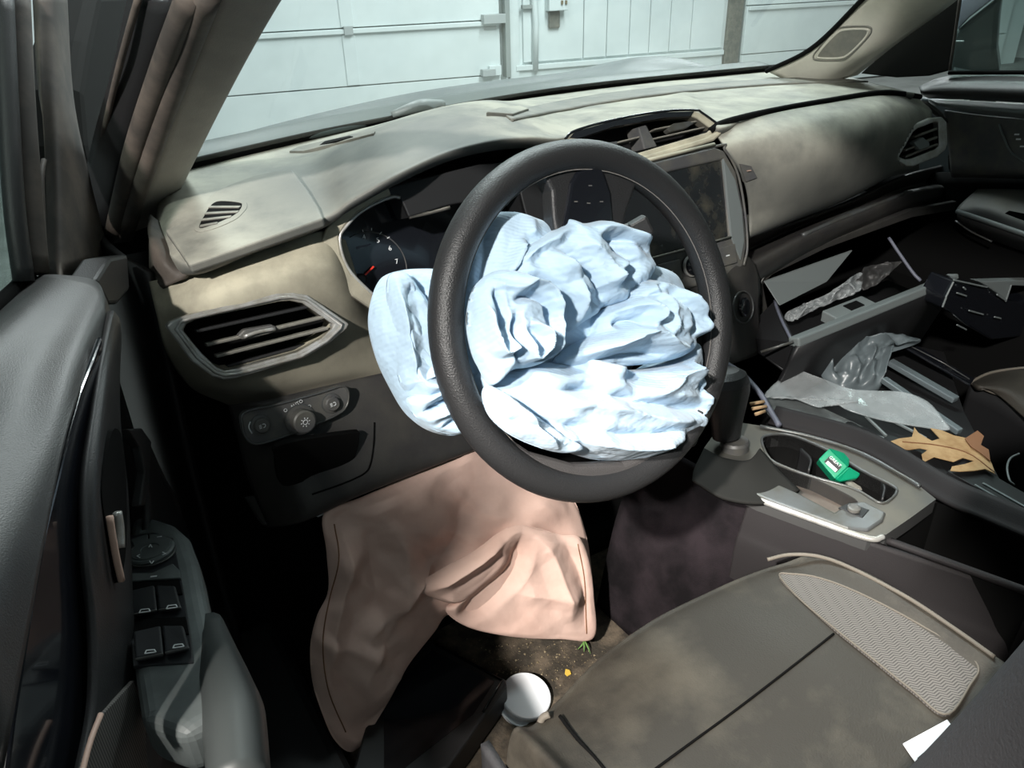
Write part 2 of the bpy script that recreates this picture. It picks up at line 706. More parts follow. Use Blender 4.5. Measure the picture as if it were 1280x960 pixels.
def wall_box(name, u0, u1, z0, z1, d0, d1, m, parent=None, bev=.004):
    vs = [W(u, z, d) for z in (z0, z1) for d in (d0, d1) for u in (u0, u1)]
    F = [(0, 2, 3, 1), (4, 5, 7, 6), (0, 1, 5, 4), (2, 6, 7, 3), (0, 4, 6, 2), (1, 3, 7, 5)]
    o = mesh_obj(name, vs, F, m, parent, False)
    if bev:
        bevel(o, bev, 2)
    return o


GZ = -.24
fl = box('floor', (-7, -7, GZ-.1), (13, 10.5, GZ), M['concrete'], bev=0)
tag(fl, 'grey concrete garage floor', None, kind='structure')
wf = wall_box('wall_front', -7.5, 11, GZ, 4.6, -.2, -.02, M['wall'], bev=0)
tag(wf, 'pale painted garage wall with steel siding', kind='structure')
ce = box('ceiling', (-7, -7, 4.6), (13, 10.5, 4.7), M['wall'], bev=0)
tag(ce, 'pale garage ceiling', kind='structure')
for nm, lo, hi in (('wall_left', (-7.1, -7, GZ), (-7, 10.5, 4.6)), ('wall_right', (12.9, -7, GZ), (13, 10.5, 4.6)), ('wall_back', (-7, -7.1, GZ), (13, -7, 4.6))):
    tag(box(nm, lo, hi, M['wall'], bev=0), 'plain pale garage wall', kind='structure')
# siding ribs between the two doors
for i, u in enumerate((3.0, 3.75, 4.05, 4.35, 4.62, 4.9, 5.2)):
    tag(wall_box('siding_panel', u+.006, (3.0, 3.75, 4.05, 4.35, 4.62, 4.9, 5.2, 5.66)[i+1]-.006, .29, 4.55, -.02, .012, M['wall'], wf, .003))
wall_box('base_trim', 2.9, 5.68, .21, .262, -.02, .05, M['wall'], wf, .004)
wall_box('base_board', 2.9, 5.68, GZ, .21, -.02, .02, M['wall'], wf, .004)


def garage_door(name, u0, u1, stiles, label):
    d = wall_box(name, u0, u1, GZ+.01, 3.4, -.02, .01, M['wall_dark'], None, 0)
    tag(d, label, kind='structure')
    z = .19
    k = 0
    while z < 3.3:
        p = wall_box('door_section', u0+.01, u1-.01, z+.006, z+.55-.006, .0, .05, M['wall'], d, .004)
        wall_box('section_rail', u0+.02, u1-.02, z+.50, z+.541, .045, .085, M['wall'], p, .004)
        for s in stiles:
            wall_box('stile', s, s+.13, z+.012, z+.49, .05, .062, M['wall'], p, .003)
            wall_box('hinge', s+.02, s+.11, z+.49, z+.57, .062, .10, M['bracket'], p, .003)
        z += .55
        k += 1
    wall_box('bottom_section', u0+.01, u1-.01, GZ+.02, .184, 0, .05, M['wall'], d, .004)
    return d


d1 = garage_door('door_1', -3.6, 2.72, (-2.6, -.8, 1.0), 'wide white sectional garage door with hinged steel panels')
wall_box('end_bracket', 2.47, 2.62, .19, .26, .05, .13, M['bracket'], d1, .004)
wall_box('end_bracket', 2.56, 2.70, .19, .29, .05, .10, M['wall'], d1, .004)
wall_box('roller_bracket', 2.50, 2.75, .71, .80, .05, .14, M['bracket'], d1, .004)
wall_box('roller_plate', 2.52, 2.66, .66, .71, .05, .08, M['bracket'], d1, .004)
wall_box('door_track', 2.755, 2.81, .16, 3.6, 0, .11, M['wall_dark'], d1, .004)
wall_box('door_jamb', 2.83, 2.94, .02, 3.6, 0, .04, M['wall'], d1, .004)
d2 = garage_door('door_2', 5.95, 10.6, (7.6,), 'second white sectional garage door beyond the windshield corner')
wall_box('door_jamb', 5.70, 5.90, .02, 3.6, 0, .05, M['strip'], d2, .004)
eb = thing('electrical_box', 'small grey metal switch box on conduit fixed to the garage wall', 'electrical box', W(3.36, .70, .05))
wall_box('box_body', 3.27, 3.50, .80, 1.12, .012, .12, M['pale_grey'] if False else M['wall'], eb, .008)
for zz in (.88, .98, 1.05):
    for uu in (3.42, 3.47):
        wall_box('breaker', uu-.012, uu+.012, zz-.02, zz+.02, .12, .135, M['crumb'], eb, .003)
wall_box('wire_bundle', 3.30, 3.44, .62, .80, .012, .05, M['strip'], eb, .02)
cn = thing('conduit_pipe', 'white conduit pipe running down the garage wall', 'pipe', W(3.16, .2, .05))
tube('pipe', [W(3.13, .2, .045), W(3.14, .7, .045), W(3.10, 1.3, .045), W(3.08, 4, .045)], .035, M['wall'], cn)
wall_box('pipe_clamp', 2.98, 3.10, .83, .87, .012, .06, M['wall_dark'], cn, .004)
wall_box('pipe_clamp', 3.04, 3.22, 1.02, 1.06, .012, .09, M['wall_dark'], cn, .004)

# ================================================================ CAR BODY
car = thing('car', 'dark car body with windshield, pillars, hood and cowl around the cabin', 'car', (0, 0, 0))
# hood: rear edge under the glass, crest, falling front
hood_rows = []
crest = [(150, 222), (300, 168), (430, 134), (520, 115), (600, 103), (700, 91), (760, 79), (800, 71), (850, 74), (915, 96)]
Ycr = [1.0, 1.2, 1.3, 1.35, 1.38, 1.4, 1.38, 1.32, 1.2, 1.02]
back = [(150, 262), (300, 200), (430, 170), (520, 150), (600, 135), (700, 118), (760, 110), (800, 106), (850, 101), (915, 97)]
B_, C_ = [], []
for (a, b, y) in zip(back, crest, Ycr):
    pc = Yp(b[0], b[1], y)
    pb = Zp(a[0], a[1]-3, 1.045)
    B_.append(pb+np.array([0, .16, -.004]))
    C_.append(pc)
mid = [.5*(a+b)+np.array([0, 0, -.012]) for a, b in zip(B_, C_)]
fr = [c+np.array([0, .35, -.10]) for c in C_]
fr2 = [c+np.array([0, .6, -.35]) for c in C_]
patch('hood', [B_, mid, C_, fr, fr2], M['paint'], car, .004, toward=(0, 0, 1))
# cowl between hood and glass
glass_base = [(190, 221), (225, 212), (300, 194), (400, 171), (500, 151), (600, 132), (700, 116), (800, 104), (880, 96), (960, 88), (1000, 84)]
GB = [Zp(x, y, 1.06) for x, y in glass_base]
patch('cowl', [[p+np.array([0, .015, -.012]) for p in GB], [p+np.array([0, .08, -.004]) for p in GB], [p+np.array([0, .16, .0]) for p in GB], [p+np.array([0, .19, -.05]) for p in GB]], M['cowl'], car, .004, toward=(0, 0, 1))
# windshield
top_dir = np.array([0, -.90, .53])
gl_rows = []
for t in (0, .25, .5, .75, 1.0):
    gl_rows.append([p+np.array([-.07*t*np.sign(p[0])*min(1, abs(p[0])/.6), -.86*t, .53*t+.03*math.sin(math.pi*t)]) for p in GB])
patch('windshield', gl_rows, M['glass'], car, 0)
patch('windshield_seal', [[p+np.array([0, -.004, -.004]) for p in GB], [p+np.array([0, -.012, .012]) for p in GB]], M['void'], car, .004, nv=3)
for (x0, y0), (x1, y1) in (((505, 148), (530, 141)), ):
    wp = [Zp(x0, y0, 1.075)+np.array([0, .05, 0]), Zp(540, 137, 1.085)+np.array([0, .05, 0]), Zp(568, 134, 1.07)+np.array([0, .05, 0])]
    tube('wiper_pivot', wp, [.006, .012, .008], M['pale_grey'], car, n=12)
tube('wiper_arm', [Zp(380, 176, 1.07)+np.array([0, .05, -.005]), Zp(440, 163, 1.072)+np.array([0, .05, -.005]), Zp(520, 146, 1.07)+np.array([0, .05, -.005])], .006, M['cowl'], car, n=16)


# pillars: quads between an inner and outer pixel line, given car coordinates
def strip3(name, A, Bq, m, parent, thick=.012, n=12):
    a, b = spline(A, n), spline(Bq, n)
    c = .5*(a+b)
    nrm = np.cross(a[-1]-a[0], b[0]-a[0])
    nrm = unit(nrm)
    if nrm @ (CAM-c[n//2]) < 0:
        nrm = -nrm
    w = np.linalg.norm(b[0]-a[0])
    return patch(name, [list(a), list(c+nrm*w*.16), list(b)], m, parent, thick, nu=n*2, nv=9)


# left A pillar trim (inside) : right edge on the glass, left edge on the door seal
Rl = [Yp(222, 216, .69), Yp(262, 138, .52), Yp(302, 65, .38), Yp(345, -12, .22), Yp(420, -150, 0)]
Ll = [Yp(158, 294, .58), Yp(196, 190, .47), Yp(233, 85, .33), Yp(268, -12, .17), Yp(330, -150, -.04)]
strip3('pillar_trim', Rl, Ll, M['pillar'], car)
# rubber seal beside it
Sl = [Yp(156, 294, .57), Yp(190, 190, .46), Yp(227, 85, .32), Yp(262, -12, .16)]
tube('door_opening_seal', Sl, .011, M['rubber'], car, n=20)
Sl2 = [Yp(143, 294, .58), Yp(168, 190, .48), Yp(204, 85, .34), Yp(243, -12, .18)]
tube('door_opening_flange', Sl2, .013, M['rubber'], car, n=20)
Al = [Yp(146, 298, .60), Yp(168, 190, .50), Yp(206, 85, .36), Yp(246, -12, .20)]
Bl = [Yp(85, 330, .66), Yp(112, 190, .55), Yp(140, 85, .42), Yp(160, -12, .3)]
strip3('outer_pillar', Al, Bl, M['black'], car)
tube('pillar_edge_trim', [Yp(117, 235, .60), Yp(130, 165, .51), Yp(150, 80, .38), Yp(176, -12, .26)], .0035, M['rubber'], car, n=16)
# door opening below pillar: body side, dark
patch('body_side', [[(-.80, .62, 1.03), (-.79, .47, 1.02), (-.76, .40, 1.0)], [(-.82, .62, .7), (-.80, .47, .7), (-.77, .40, .7)], [(-.82, .62, .3), (-.80, .47, .3), (-.77, .40, .3)]], M['black'], car, .01)
box('sill', (-.86, -1.2, .26), (-.70, .45, .38), M['black'], car, .02)
# right A pillar
Lr = [Xp(958, 89, .66), Xp(1015, 60, .645), Yp(1077, 0, .47), Yp(1160, -90, .25)]
Rr = [Xp(1072, 94, .735), Xp(1125, 52, .73), Yp(1199, -2, .335), Yp(1290, -90, .10)]
rpil = strip3('pillar_trim', Lr, Rr, M['pillar_lit'], car)
sp_o = [(1017, 70), (1024, 60), (1040, 42), (1053, 34), (1085, 33), (1089, 40), (1080, 52), (1062, 70), (1050, 75), (1022, 75)]
sp_i = [(1022, 69), (1028, 60), (1043, 44), (1055, 37), (1082, 36), (1085, 41), (1077, 52), (1060, 68), (1049, 72), (1026, 72)]
tube('tweeter_ring', [hit(rpil, x, y, .001) for x, y in sp_o], .0016, M['strip'], car, True, 8, n=50)
tube('tweeter_edge', [hit(rpil, x, y, .001) for x, y in sp_i], .0024, M['pillar_lit'], car, True, 8, n=50)
plate('tweeter_grille', [hit(rpil, x, y, .002) for x, y in sp_i], M['strip'], car, (.004, .004, 0), bev=0)
tube('glass_edge_seal', [p+unit(CAM-p)*.004 for p in Lr], .005, M['void'], car, n=20)
# roof and rear shell (above and behind the camera)
patch('roof', [[(-.60, -.15, 1.58), (0, -.12, 1.63), (.60, -.15, 1.58)], [(-.61, -1.0, 1.61), (0, -1.0, 1.66), (.61, -1.0, 1.61)], [(-.60, -2.2, 1.55), (0, -2.2, 1.60), (.60, -2.2, 1.55)]], M['headliner'], car, .03, toward=(0, 0, -1))
box('cabin_floor', (-.80, -2.2, .28), (.80, .62, .335), M['carpet'], car, 0)
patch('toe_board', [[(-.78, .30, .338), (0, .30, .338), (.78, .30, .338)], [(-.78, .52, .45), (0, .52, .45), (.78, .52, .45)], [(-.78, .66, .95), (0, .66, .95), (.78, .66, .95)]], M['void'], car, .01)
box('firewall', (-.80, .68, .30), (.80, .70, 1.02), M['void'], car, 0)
box('rear_bulkhead', (-.75, -2.25, .28), (.75, -2.2, 1.1), M['black'], car, 0)
strip3('centre_pillar', [(.66, -.75, 1.55), (.74, -.72, 1.1), (.78, -.72, .5)], [(.66, -.60, 1.55), (.74, -.58, 1.1), (.78, -.56, .5)], M['pillar'], car)

# ================================================================ DASHBOARD
dash = thing('dashboard', 'dusty grey car dashboard spanning the cabin under the windshield', 'dashboard', (0, .35, .35))
cols = [  # front px, rear px, z rear, hump
    ((205, 218), (192, 300), 1.015, 0), ((225, 213), (236, 331), 1.023, 0), ((300, 195), (320, 303), 1.035, 0), ((372, 178), (405, 273), 1.046, 0),
    ((430, 166), (440, 250), 1.066, .012), ((480, 156), (495, 219), 1.09, .022), ((540, 144), (560, 190), 1.103, .026),
    ((600, 133), (615, 176), 1.108, .024), ((645, 126), (662, 172), 1.10, .012), ((700, 117), (708, 172), 1.085, 0),
    ((740, 112), (765, 150), 1.086, 0), ((790, 106), (828, 139), 1.086, 0), ((830, 101), (874, 140), 1.08, 0),
    ((860, 98), (903, 159), 1.07, 0), ((900, 95), (960, 138), 1.066, 0), ((935, 92), (1030, 124), 1.066, 0),
    ((962, 90), (1095, 114), 1.068, 0), ((1010, 92), (1143, 117), 1.066, 0)]
rows = [[] for _ in range(8)]
for f_, r_, zr, hp in cols:
    a = Zp(f_[0], f_[1], 1.058)
    b = Zp(r_[0], r_[1], zr)
    for k, t in enumerate((-.03, .22, .5, .75, .93, 1.0)):
        rows[k].append(a*(1-t)+b*t+np.array([0, 0, hp*math.sin(math.pi*min(max(t, 0), 1))**1.2+.006*math.sin(math.pi*max(t, 0))]))
    rows[6].append(b+np.array([0, .012, -.016]))
    rows[7].append(b+np.array([0, .06, -.022]))
upad = patch('upper_pad', rows, M['dash'], dash, .004, toward=(0, 0, 1), nu=140, nv=57)

# raised outboard panel with defroster grille
pA, pB, pC = Zp(236, 331, 1.026), Zp(405, 273, 1.049), Zp(365, 210, 1.066)
LP = Plane(pA, np.cross(pB-pA, pC-pA))
lp_out = LP.pts([(206, 287), (236, 330.5), (300, 309), (404, 272.5), (398, 258), (384, 236), (366, 212), (345, 213), (318, 219), (290, 229), (268, 240), (252, 254), (238, 272), (222, 281)], .003)
plate('outboard_panel', lp_out, M['dash'], dash, -LP.n*.012, bev=.003, seg=3)
dv_out = smooth_loop(LP.pts([(243, 287), (252, 265), (262, 251), (275, 248), (303, 250), (309, 256), (305, 264), (292, 275), (262, 287)], .004), 36)
dv_in = smooth_loop(LP.pts([(249, 284), (256, 268), (265, 255), (276, 251), (299, 253), (302, 257), (298, 264), (288, 271), (262, 282)], .004), 36)
g = plate('defroster_grille', dv_out, M['dash'], dash, -LP.n*.005, [dv_in], .0008)
plate('grille_opening', [p-LP.n*.0004 for p in dv_in], M['void'], g, -LP.n*.004, bev=0)
for (x0, y0), (x1, y1) in (((262, 259), (300, 259)), ((257, 267), (298, 265)), ((253, 275), (289, 271)), ((250, 283), (272, 279))):
    bar('grille_slat', LP(x0, y0, .004), LP(x1, y1, .004), .006, .002, M['slat'], g, up=LP.n, bev=.0005)
# small sensor slot near the glass and the long defroster strip
plate('sensor_cover', [hit(upad, x, y, .003) for x, y in [(362, 191), (372, 186), (440, 170), (470, 166), (468, 169), (420, 181), (380, 191)]], M['strip'], dash, (0, 0, -.006), bev=.0005)
plate('sensor_slot', [hit(upad, x, y, .0045) for x, y in [(388, 186), (398, 182), (438, 173), (443, 174), (436, 176), (400, 185)]], M['void'], dash, (0, 0, -.003), bev=0)
ds_a = [(628, 143), (720, 124), (800, 113), (900, 104), (1000, 98.5), (1060, 98)]
ds_b = [(640, 152), (715, 137), (800, 123), (900, 112), (1000, 105), (1085, 103)]
patch('defroster_strip', [[hit(upad, x, y, .003) for x, y in spline(np.array(ds_a, float), 14)], [hit(upad, x, y, .003) for x, y in spline(np.array(ds_b, float), 14)]], M['strip'], dash, .004, nv=5, toward=(0, 0, 1))
plate('strip_cap', [hit(upad, x, y, .006) for x, y in [(607, 145), (622, 139), (648, 136), (660, 140), (640, 147)]], M['dash'], dash, (0, 0, -.01), bev=.002)

# left fascia with the big vent
fr_px = [[(186, 352), (260, 336), (330, 312), (402, 289), (432, 300)],
         [(196, 395), (262, 368), (340, 345), (415, 335), (455, 368)],
         [(208, 440), (270, 425), (340, 410), (430, 405), (480, 412)],
         [(238, 484), (285, 482), (350, 474), (440, 458), (520, 440)],
         [(285, 506), (315, 504), (375, 492), (450, 474), (560, 455)]]
fr_y = [[.40, .365, .36, .36, .37], [.37, .325, .318, .322, .35], [.36, .315, .308, .312, .35], [.36, .318, .31, .315, .35], [.345, .325, .315, .32, .35]]
patch('driver_fascia', [[Yp(p[0], p[1], y) for p, y in zip(a, b)] for a, b in zip(fr_px, fr_y)], M['fascia'], dash, .004, nu=81, nv=81, cut=[[(222, 411), (236, 401), (348, 374), (380, 376), (424, 406), (404, 425), (374, 443), (290, 466), (270, 462), (248, 444)]])
patch('ledge_underside', [[Yp(x, y, v) for x, y, v in ((188, 340, .42), (260, 326, .40), (330, 303, .40), (404, 279, .40))], [Yp(x, y, v) for x, y, v in ((186, 356, .41), (260, 338, .372), (330, 314, .366), (404, 291, .366))]], M['black'], dash, .004, nv=5)
endc = [[Zp(188, 268, 1.04), Zp(214, 290, 1.02), Zp(234, 331, 1.018)], [Yp(186, 300, .43), Yp(205, 322, .38), Yp(226, 350, .36)], [Yp(186, 335, .43), Yp(192, 345, .41), Yp(200, 358, .38)]]
patch('end_cap', endc, M['rubber'], dash, .006)

LV = Plane((-.668, .300, .935), (-.05, -1, .28))
lv_o = LV.pts([(207, 408), (213, 402), (228, 396), (345, 367), (366, 366), (385, 369), (437, 405), (434, 411), (415, 427), (380, 448), (296, 473), (280, 475), (266, 471), (240, 452)])
lv_i = LV.pts([(229, 413), (233, 405), (244, 400), (348, 377), (362, 376), (378, 379), (417, 406), (415, 411), (402, 423), (372, 440), (296, 461), (281, 463), (271, 459), (252, 441)])
lv = plate('vent_frame', lv_o, M['chrome'], dash, -LV.n*.016, [lv_i], .003, 3)
lv_m = LV.pts([(220, 411), (226, 402), (238, 397.5), (348, 372), (364, 371), (382, 374), (427, 405.5), (425, 410), (408, 426), (376, 445), (296, 467), (281, 469), (269, 465), (246, 446)])
tube('frame_bead', [p+LV.n*.002 for p in lv_m], .0022, M['chrome'], lv, True, 8)
recess('vent_duct', [p-LV.n*.001 for p in lv_i], M['fascia'], lv, -LV.n*.06)
plate('duct_back', [p-LV.n*.045 for p in lv_i], M['void'], lv, -LV.n*.002, bev=0)
for a, b, o_ in (((257, 431), (404, 396), .012), ((269, 445), (408, 410), .014), ((244, 414), (384, 383), .018), ((283, 457), (390, 428), .03)):
    bar('vent_slat', LV(*a, -o_), LV(*b, -o_), .022, .004, M['slat'] if o_ < .016 else M['black'], lv, up=(0, .35, 1))
plate('vent_tab', LV.pts([(297, 420), (305, 412), (340, 406), (347, 409), (345, 414), (335, 418), (303, 425)], 0), M['grey_plastic'], lv, -LV.n*.014, bev=.002)
tube('tab_trim', [LV(305, 421, .002), LV(322, 415, .003), LV(344, 411, .002)], .0022, M['chrome'], lv, n=8)
tag(lv, 'satin chrome hexagonal outer air vent')

# lower panel with headlight switches, knee panel
KP_px = [[(285, 506), (330, 500), (400, 484), (470, 468), (560, 450), (660, 430)],
         [(296, 545), (345, 545), (410, 528), (480, 505), (560, 490), (680, 470)],
         [(310, 600), (360, 590), (430, 570), (500, 540), (600, 520), (700, 500)],
         [(335, 660), (380, 652), (440, 624), (510, 596), (602, 560), (720, 520)]]
KP_y = [[.345, .312, .31, .315, .32, .34], [.34, .29, .286, .29, .30, .32], [.33, .27, .265, .265, .27, .30], [.33, .255, .245, .243, .243, .28]]
kp_rows = [[Yp(p[0], p[1], y) for p, y in zip(a, b)] for a, b in zip(KP_px, KP_y)]
kp_rows.append([p+np.array([0, .10, -.01]) for p in kp_rows[-1]])
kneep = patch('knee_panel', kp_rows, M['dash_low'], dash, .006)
HP = Plane(Yp(372, 520, .284), (.05, -1, .25))
hp_o = smooth_loop(HP.pts([(302, 527), (303, 519), (312, 513), (345, 506), (400, 491), (425, 483), (433, 485), (436, 494), (433, 508), (420, 519), (372, 540), (332, 553), (316, 554), (306, 544)], .004), 56)
hp = plate('switch_panel', hp_o, M['grey_plastic'], dash, -HP.n*.012, bev=.0015)
tube('panel_rim', [HP(*a, .005) for a in [(302, 527), (303, 519), (312, 513), (345, 506), (400, 491), (425, 483), (433, 485), (436, 494), (433, 508), (420, 519), (372, 540), (332, 553), (316, 554), (306, 544)]], .0016, M['console_trim'], hp, True, 8, n=60)
for (x, y, r, h, nm) in ((326, 531, .0095, .006, 'push_button'), (414, 504, .0095, .006, 'push_button'), (375, 524, .0145, .018, 'headlight_knob')):
    b_ = lathe(nm, HP(x, y, .004), HP.n, [(r*1.25, 0), (r*1.25, .002), (r, .0025), (r, h), (r*.86, h+.0015), (r*.2, h+.0012)], M['grey_plastic'], hp)
    lathe(nm+'_ring', HP(x, y, .004), HP.n, [(r*1.38, 0), (r*1.38, .0015), (r*1.2, .0018)], M['console_trim'], b_)
    rt = np.array([1., 0, 0.12])
    upv = np.array([0, .2, 1.])
    P_ = HP(x, y, .004)+HP.n*(h+.0018)
    if nm == 'headlight_knob':
        ring = [P_+.0028*(math.cos(a)*rt+math.sin(a)*upv) for a in np.linspace(0, 2*math.pi, 17)[:-1]]
        tube('lamp_icon', ring, .0005, M['white'], b_, True, 6)
        for a in np.linspace(0, 2*math.pi, 9)[:-1]:
            bar('icon_ray', P_+.0042*(math.cos(a)*rt+math.sin(a)*upv), P_+.006*(math.cos(a)*rt+math.sin(a)*upv), .0009, .0004, M['white'], b_, up=HP.n, bev=0)
    else:
        ring = [P_+np.array([.0012, 0, 0])+.0022*(math.cos(a)*rt+math.sin(a)*upv) for a in np.linspace(-2, 2, 12)]
        tube('lamp_icon', ring, .0005, M['white'], b_, False, 6)
        for k in (-1, 0, 1):
            bar('icon_ray', P_+rt*-.0042+upv*k*.0018, P_+rt*-.0012+upv*k*.0018, .0007, .0004, M['white'], b_, up=HP.n, bev=0)
text('printed_letters', 'AUTO', HP(371, 505, .0052), (1, 0, .28), (0, .2, 1), .006, M['white'], hp)
text('printed_letters', 'O', HP(357, 513, .0052), (1, 0, .28), (0, .2, 1), .006, M['white'], hp)
text('printed_letters', 'D', HP(387, 508, .0052), (1, 0, .28), (0, .2, 1), .006, M['white'], hp)
tube('panel_arc', [HP(x, y, .0052) for x, y in ((313, 527), (311, 534), (315, 542))], .0008, M['white'], hp, n=8, seg=6)
# storage pocket under the switches
KQ = Plane(Yp(420, 570, .262), (.03, -1, -.12))
pk = plate('pocket_opening', smooth_loop(KQ.pts([(345, 575), (352, 556), (440, 541), (449, 545), (446, 565), (436, 578), (380, 602), (352, 606)], .004), 40), M['void'], dash, -KQ.n*.008, bev=.001)
tube('pocket_seam', [hit(kneep, x, y, .0005) for x, y in spline(np.array([(468, 528), (467, 555), (463, 580), (455, 592), (430, 604), (390, 618)], float), 30)], .0012, M['void'], dash, seg=6)
patch('column_opening', [[Yp(505, 535, .27), Yp(560, 520, .27), Yp(600, 510, .27)], [Yp(512, 562, .262), Yp(560, 545, .262), Yp(600, 535, .262)]], M['void'], dash, .004, nv=5)

# instrument cluster
CB = Plane((-.50, .345, 1.02), (-.12, -.93, .3))
cb_o = CB.pts([(402, 300), (408, 286), (425, 268), (450, 251), (490, 232), (530, 222), (600, 205), (680, 200), (715, 230), (715, 330), (650, 400), (560, 440), (500, 425), (462, 385), (440, 370), (415, 335)])
cb_i = CB.pts([(428, 318), (425, 296), (432, 284), (447, 268), (468, 255), (490, 246), (500, 247), (504, 256), (511, 272), (560, 257), (650, 240), (665, 300), (640, 380), (560, 415), (505, 400), (462, 362), (440, 342)])
cl = plate('cluster_bezel', cb_o, M['black'], dash, -CB.n*.010, [cb_i], .004, 3)
recess('bezel_wall', cb_i, M['black'], cl, -CB.n*.055, cap=False)
tube('bezel_edge', [CB(x, y, .002) for x, y in [(470, 372), (440, 342), (428, 318), (425, 296), (432, 284), (447, 268), (468, 255), (490, 246), (500, 247)]], .0022, M['chrome'], cl, n=40, seg=8)
tube('bezel_sill', [CB(x, y, -.004) for x, y in [(511, 271), (535, 266), (562, 259)]], .003, M['slat'], cl, n=10, seg=8)
plate('bezel_side', [CB(x, y, .004) for x, y in [(402, 300), (408, 286), (425, 268), (450, 251), (486, 234), (490, 245), (468, 254), (447, 267), (432, 283), (424, 296), (427, 318), (439, 342), (461, 363), (478, 376), (480, 400), (462, 386), (440, 371), (415, 335)]], M['fascia'], cl, -CB.n*.010, bev=.003)
CF = Plane(Yp(470, 312, .395), (-.10, -.94, .3))
cf = plate('cluster_face', CF.pts([(395, 330), (405, 260), (470, 225), (700, 215), (720, 330), (640, 430), (480, 420)]), M['gloss'], dash, -CF.n*.01, bev=0)
dial_c = CF(463, 338, .001)
e1 = unit(CF(480, 334, .001)-dial_c)
e2 = unit(np.cross(CF.n, e1))
tube('dial_ring', [dial_c+.052*(math.cos(a)*e1+math.sin(a)*e2) for a in np.linspace(-.7, 1.9, 30)], .0008, M['grey_plastic'], cf, seg=6)
for s_, x, y in (('4', 455, 296.5), ('5', 472.5, 300.5), ('6', 487.5, 310.5), ('7', 496, 327)):
    text('dial_numeral', s_, CF(x, y, .002), e1, e2, .0095, M['white'], cf)
for x0, y0, x1, y1 in ((453, 287, 454, 290), (464.5, 285, 464.5, 288), (477, 290, 474.5, 293), (487, 296, 484, 298)):
    bar('dial_tick', CF(x0, y0, .0015), CF(x1, y1, .0015), .0009, .0006, M['white'], cf, up=CF.n, bev=0)
bar('dial_print', CF(446, 310, .0015), CF(463, 305.5, .0015), .0028, .0006, M['cable'], cf, up=CF.n, bev=0)
bar('gauge_needle', CF(452, 348, .006), CF(467, 333, .006), .0022, .0015, M['red'], cf, up=CF.n, bev=0)
lathe('needle_hub', CF(450, 350, .001), CF.n, [(.009, 0), (.009, .006), (.006, .008)], M['black'], cf)
# hood inside
patch('hood_lining', [[Zp(r_[0], r_[1]+3, zr-.012)+np.array([0, .002, 0]) for f_, r_, zr, hp_ in cols[3:9]],
                      [Zp(r_[0], r_[1]+3, zr-.012)+np.array([0, .05, -.012]) for f_, r_, zr, hp_ in cols[3:9]],
                      [Zp(r_[0], r_[1]+3, zr-.012)+np.array([0, .10, -.05]) for f_, r_, zr, hp_ in cols[3:9]]], M['black'], dash, .004)

# centre vents
CV = Plane((0, .350, 1.062), (0, -.85, .52))
cv_o = CV.pts([(700, 196), (706, 174), (718, 164), (765, 150.5), (828, 139.5), (868, 138), (878, 142), (903, 160), (898, 170), (884, 176), (790, 203), (740, 216)])
cv_i = CV.pts([(716, 188), (724, 172), (768, 157), (830, 146), (862, 145), (872, 149), (888, 161), (884, 165), (800, 190), (742, 205)])
cv = plate('centre_vent_frame', cv_o, M['fascia'], dash, -CV.n*.016, [cv_i], .003, 3)
recess('vent_duct', [p-CV.n*.001 for p in cv_i], M['black'], cv, np.array([0, .06, -.02]))
tube('frame_bead', [p+CV.n*.001 for p in CV.pts([(706, 174), (718, 164), (765, 150.5), (828, 139.5), (868, 138), (878, 142), (903, 160)])], .002, M['gloss'], cv, n=40, seg=8)
plate('frame_lip', CV.pts([(782, 201), (882, 172), (903, 160), (902, 168), (893, 176), (800, 206)], .004), M['fascia'], cv, -CV.n*.012, bev=.003)
plate('frame_top', CV.pts([(712, 172), (720, 164), (766, 151), (829, 140), (868, 139), (864, 145), (830, 147), (768, 158), (724, 173)], .002), M['gloss'], cv, -CV.n*.006, bev=.001)
plate('vent_divider', CV.pts([(798, 159), (808, 156), (822, 183), (806, 187)], -.002), M['grey_plastic'], cv, (0, .03, -.01), bev=.002)
for a, b in (((814, 164), (876, 152)), ((758, 183), (797, 173)), ((812, 176), (882, 160))):
    bar('vent_slat', CV(*a, -.014), CV(*b, -.014), .018, .003, M['slat'], cv, up=(0, .5, 1))
for pts_ in ([(834, 161), (842, 154), (862, 151), (868, 154), (858, 160), (838, 165)], [(754, 184), (760, 178), (772, 176), (772, 181), (762, 186)]):
    plate('vent_tab', CV.pts(pts_, -.003), M['console_trim'], cv, -CV.n*.012, bev=.0015)

# touch screen and its surround
SC = Plane((.136, .300, .97), (0, -.951, .31))


def S(x, h, off=0.):   # x metres, h metres along the screen plane (0 = lower edge)
    base = np.array([x, .272, .886])
    return base+np.array([0, .31, .951])*h+SC.n*off


sc_o = [S(-.150, -.035), S(.105, -.045), S(.128, -.03), S(.142, 0), S(.146, .06), S(.140, .12), S(.118, .160), S(.098, .168), S(-.150, .158)]
sc_i = [S(-.125, .022), S(.105, .022), S(.112, .146), S(-.125, .142)]
sb = plate('screen_surround', sc_o, M['grey_plastic'], dash, -SC.n*.03, [sc_i], .004, 3)
plate('screen', [S(-.127, .020, -.004), S(.107, .020, -.004), S(.114, .148, -.004), S(-.127, .144, -.004)], M['screen'], dash, -SC.n*.012, bev=0)
tube('surround_edge', [S(-.125, .022, .002), S(.105, .022, .002)], .0022, M['slat'], sb, seg=8)
tube('surround_edge', [S(-.150, .160, .001), S(.098, .169, .001), S(.118, .161, .001), S(.140, .121, .001), S(.146, .06, .001), S(.142, 0, .001), S(.128, -.03, .001)], .0022, M['grey_plastic'], sb, n=40, seg=8)
tube('surround_brow', [S(-.150, .163, .002), S(.095, .172, .002)], .0036, M['fascia'], sb, seg=8)
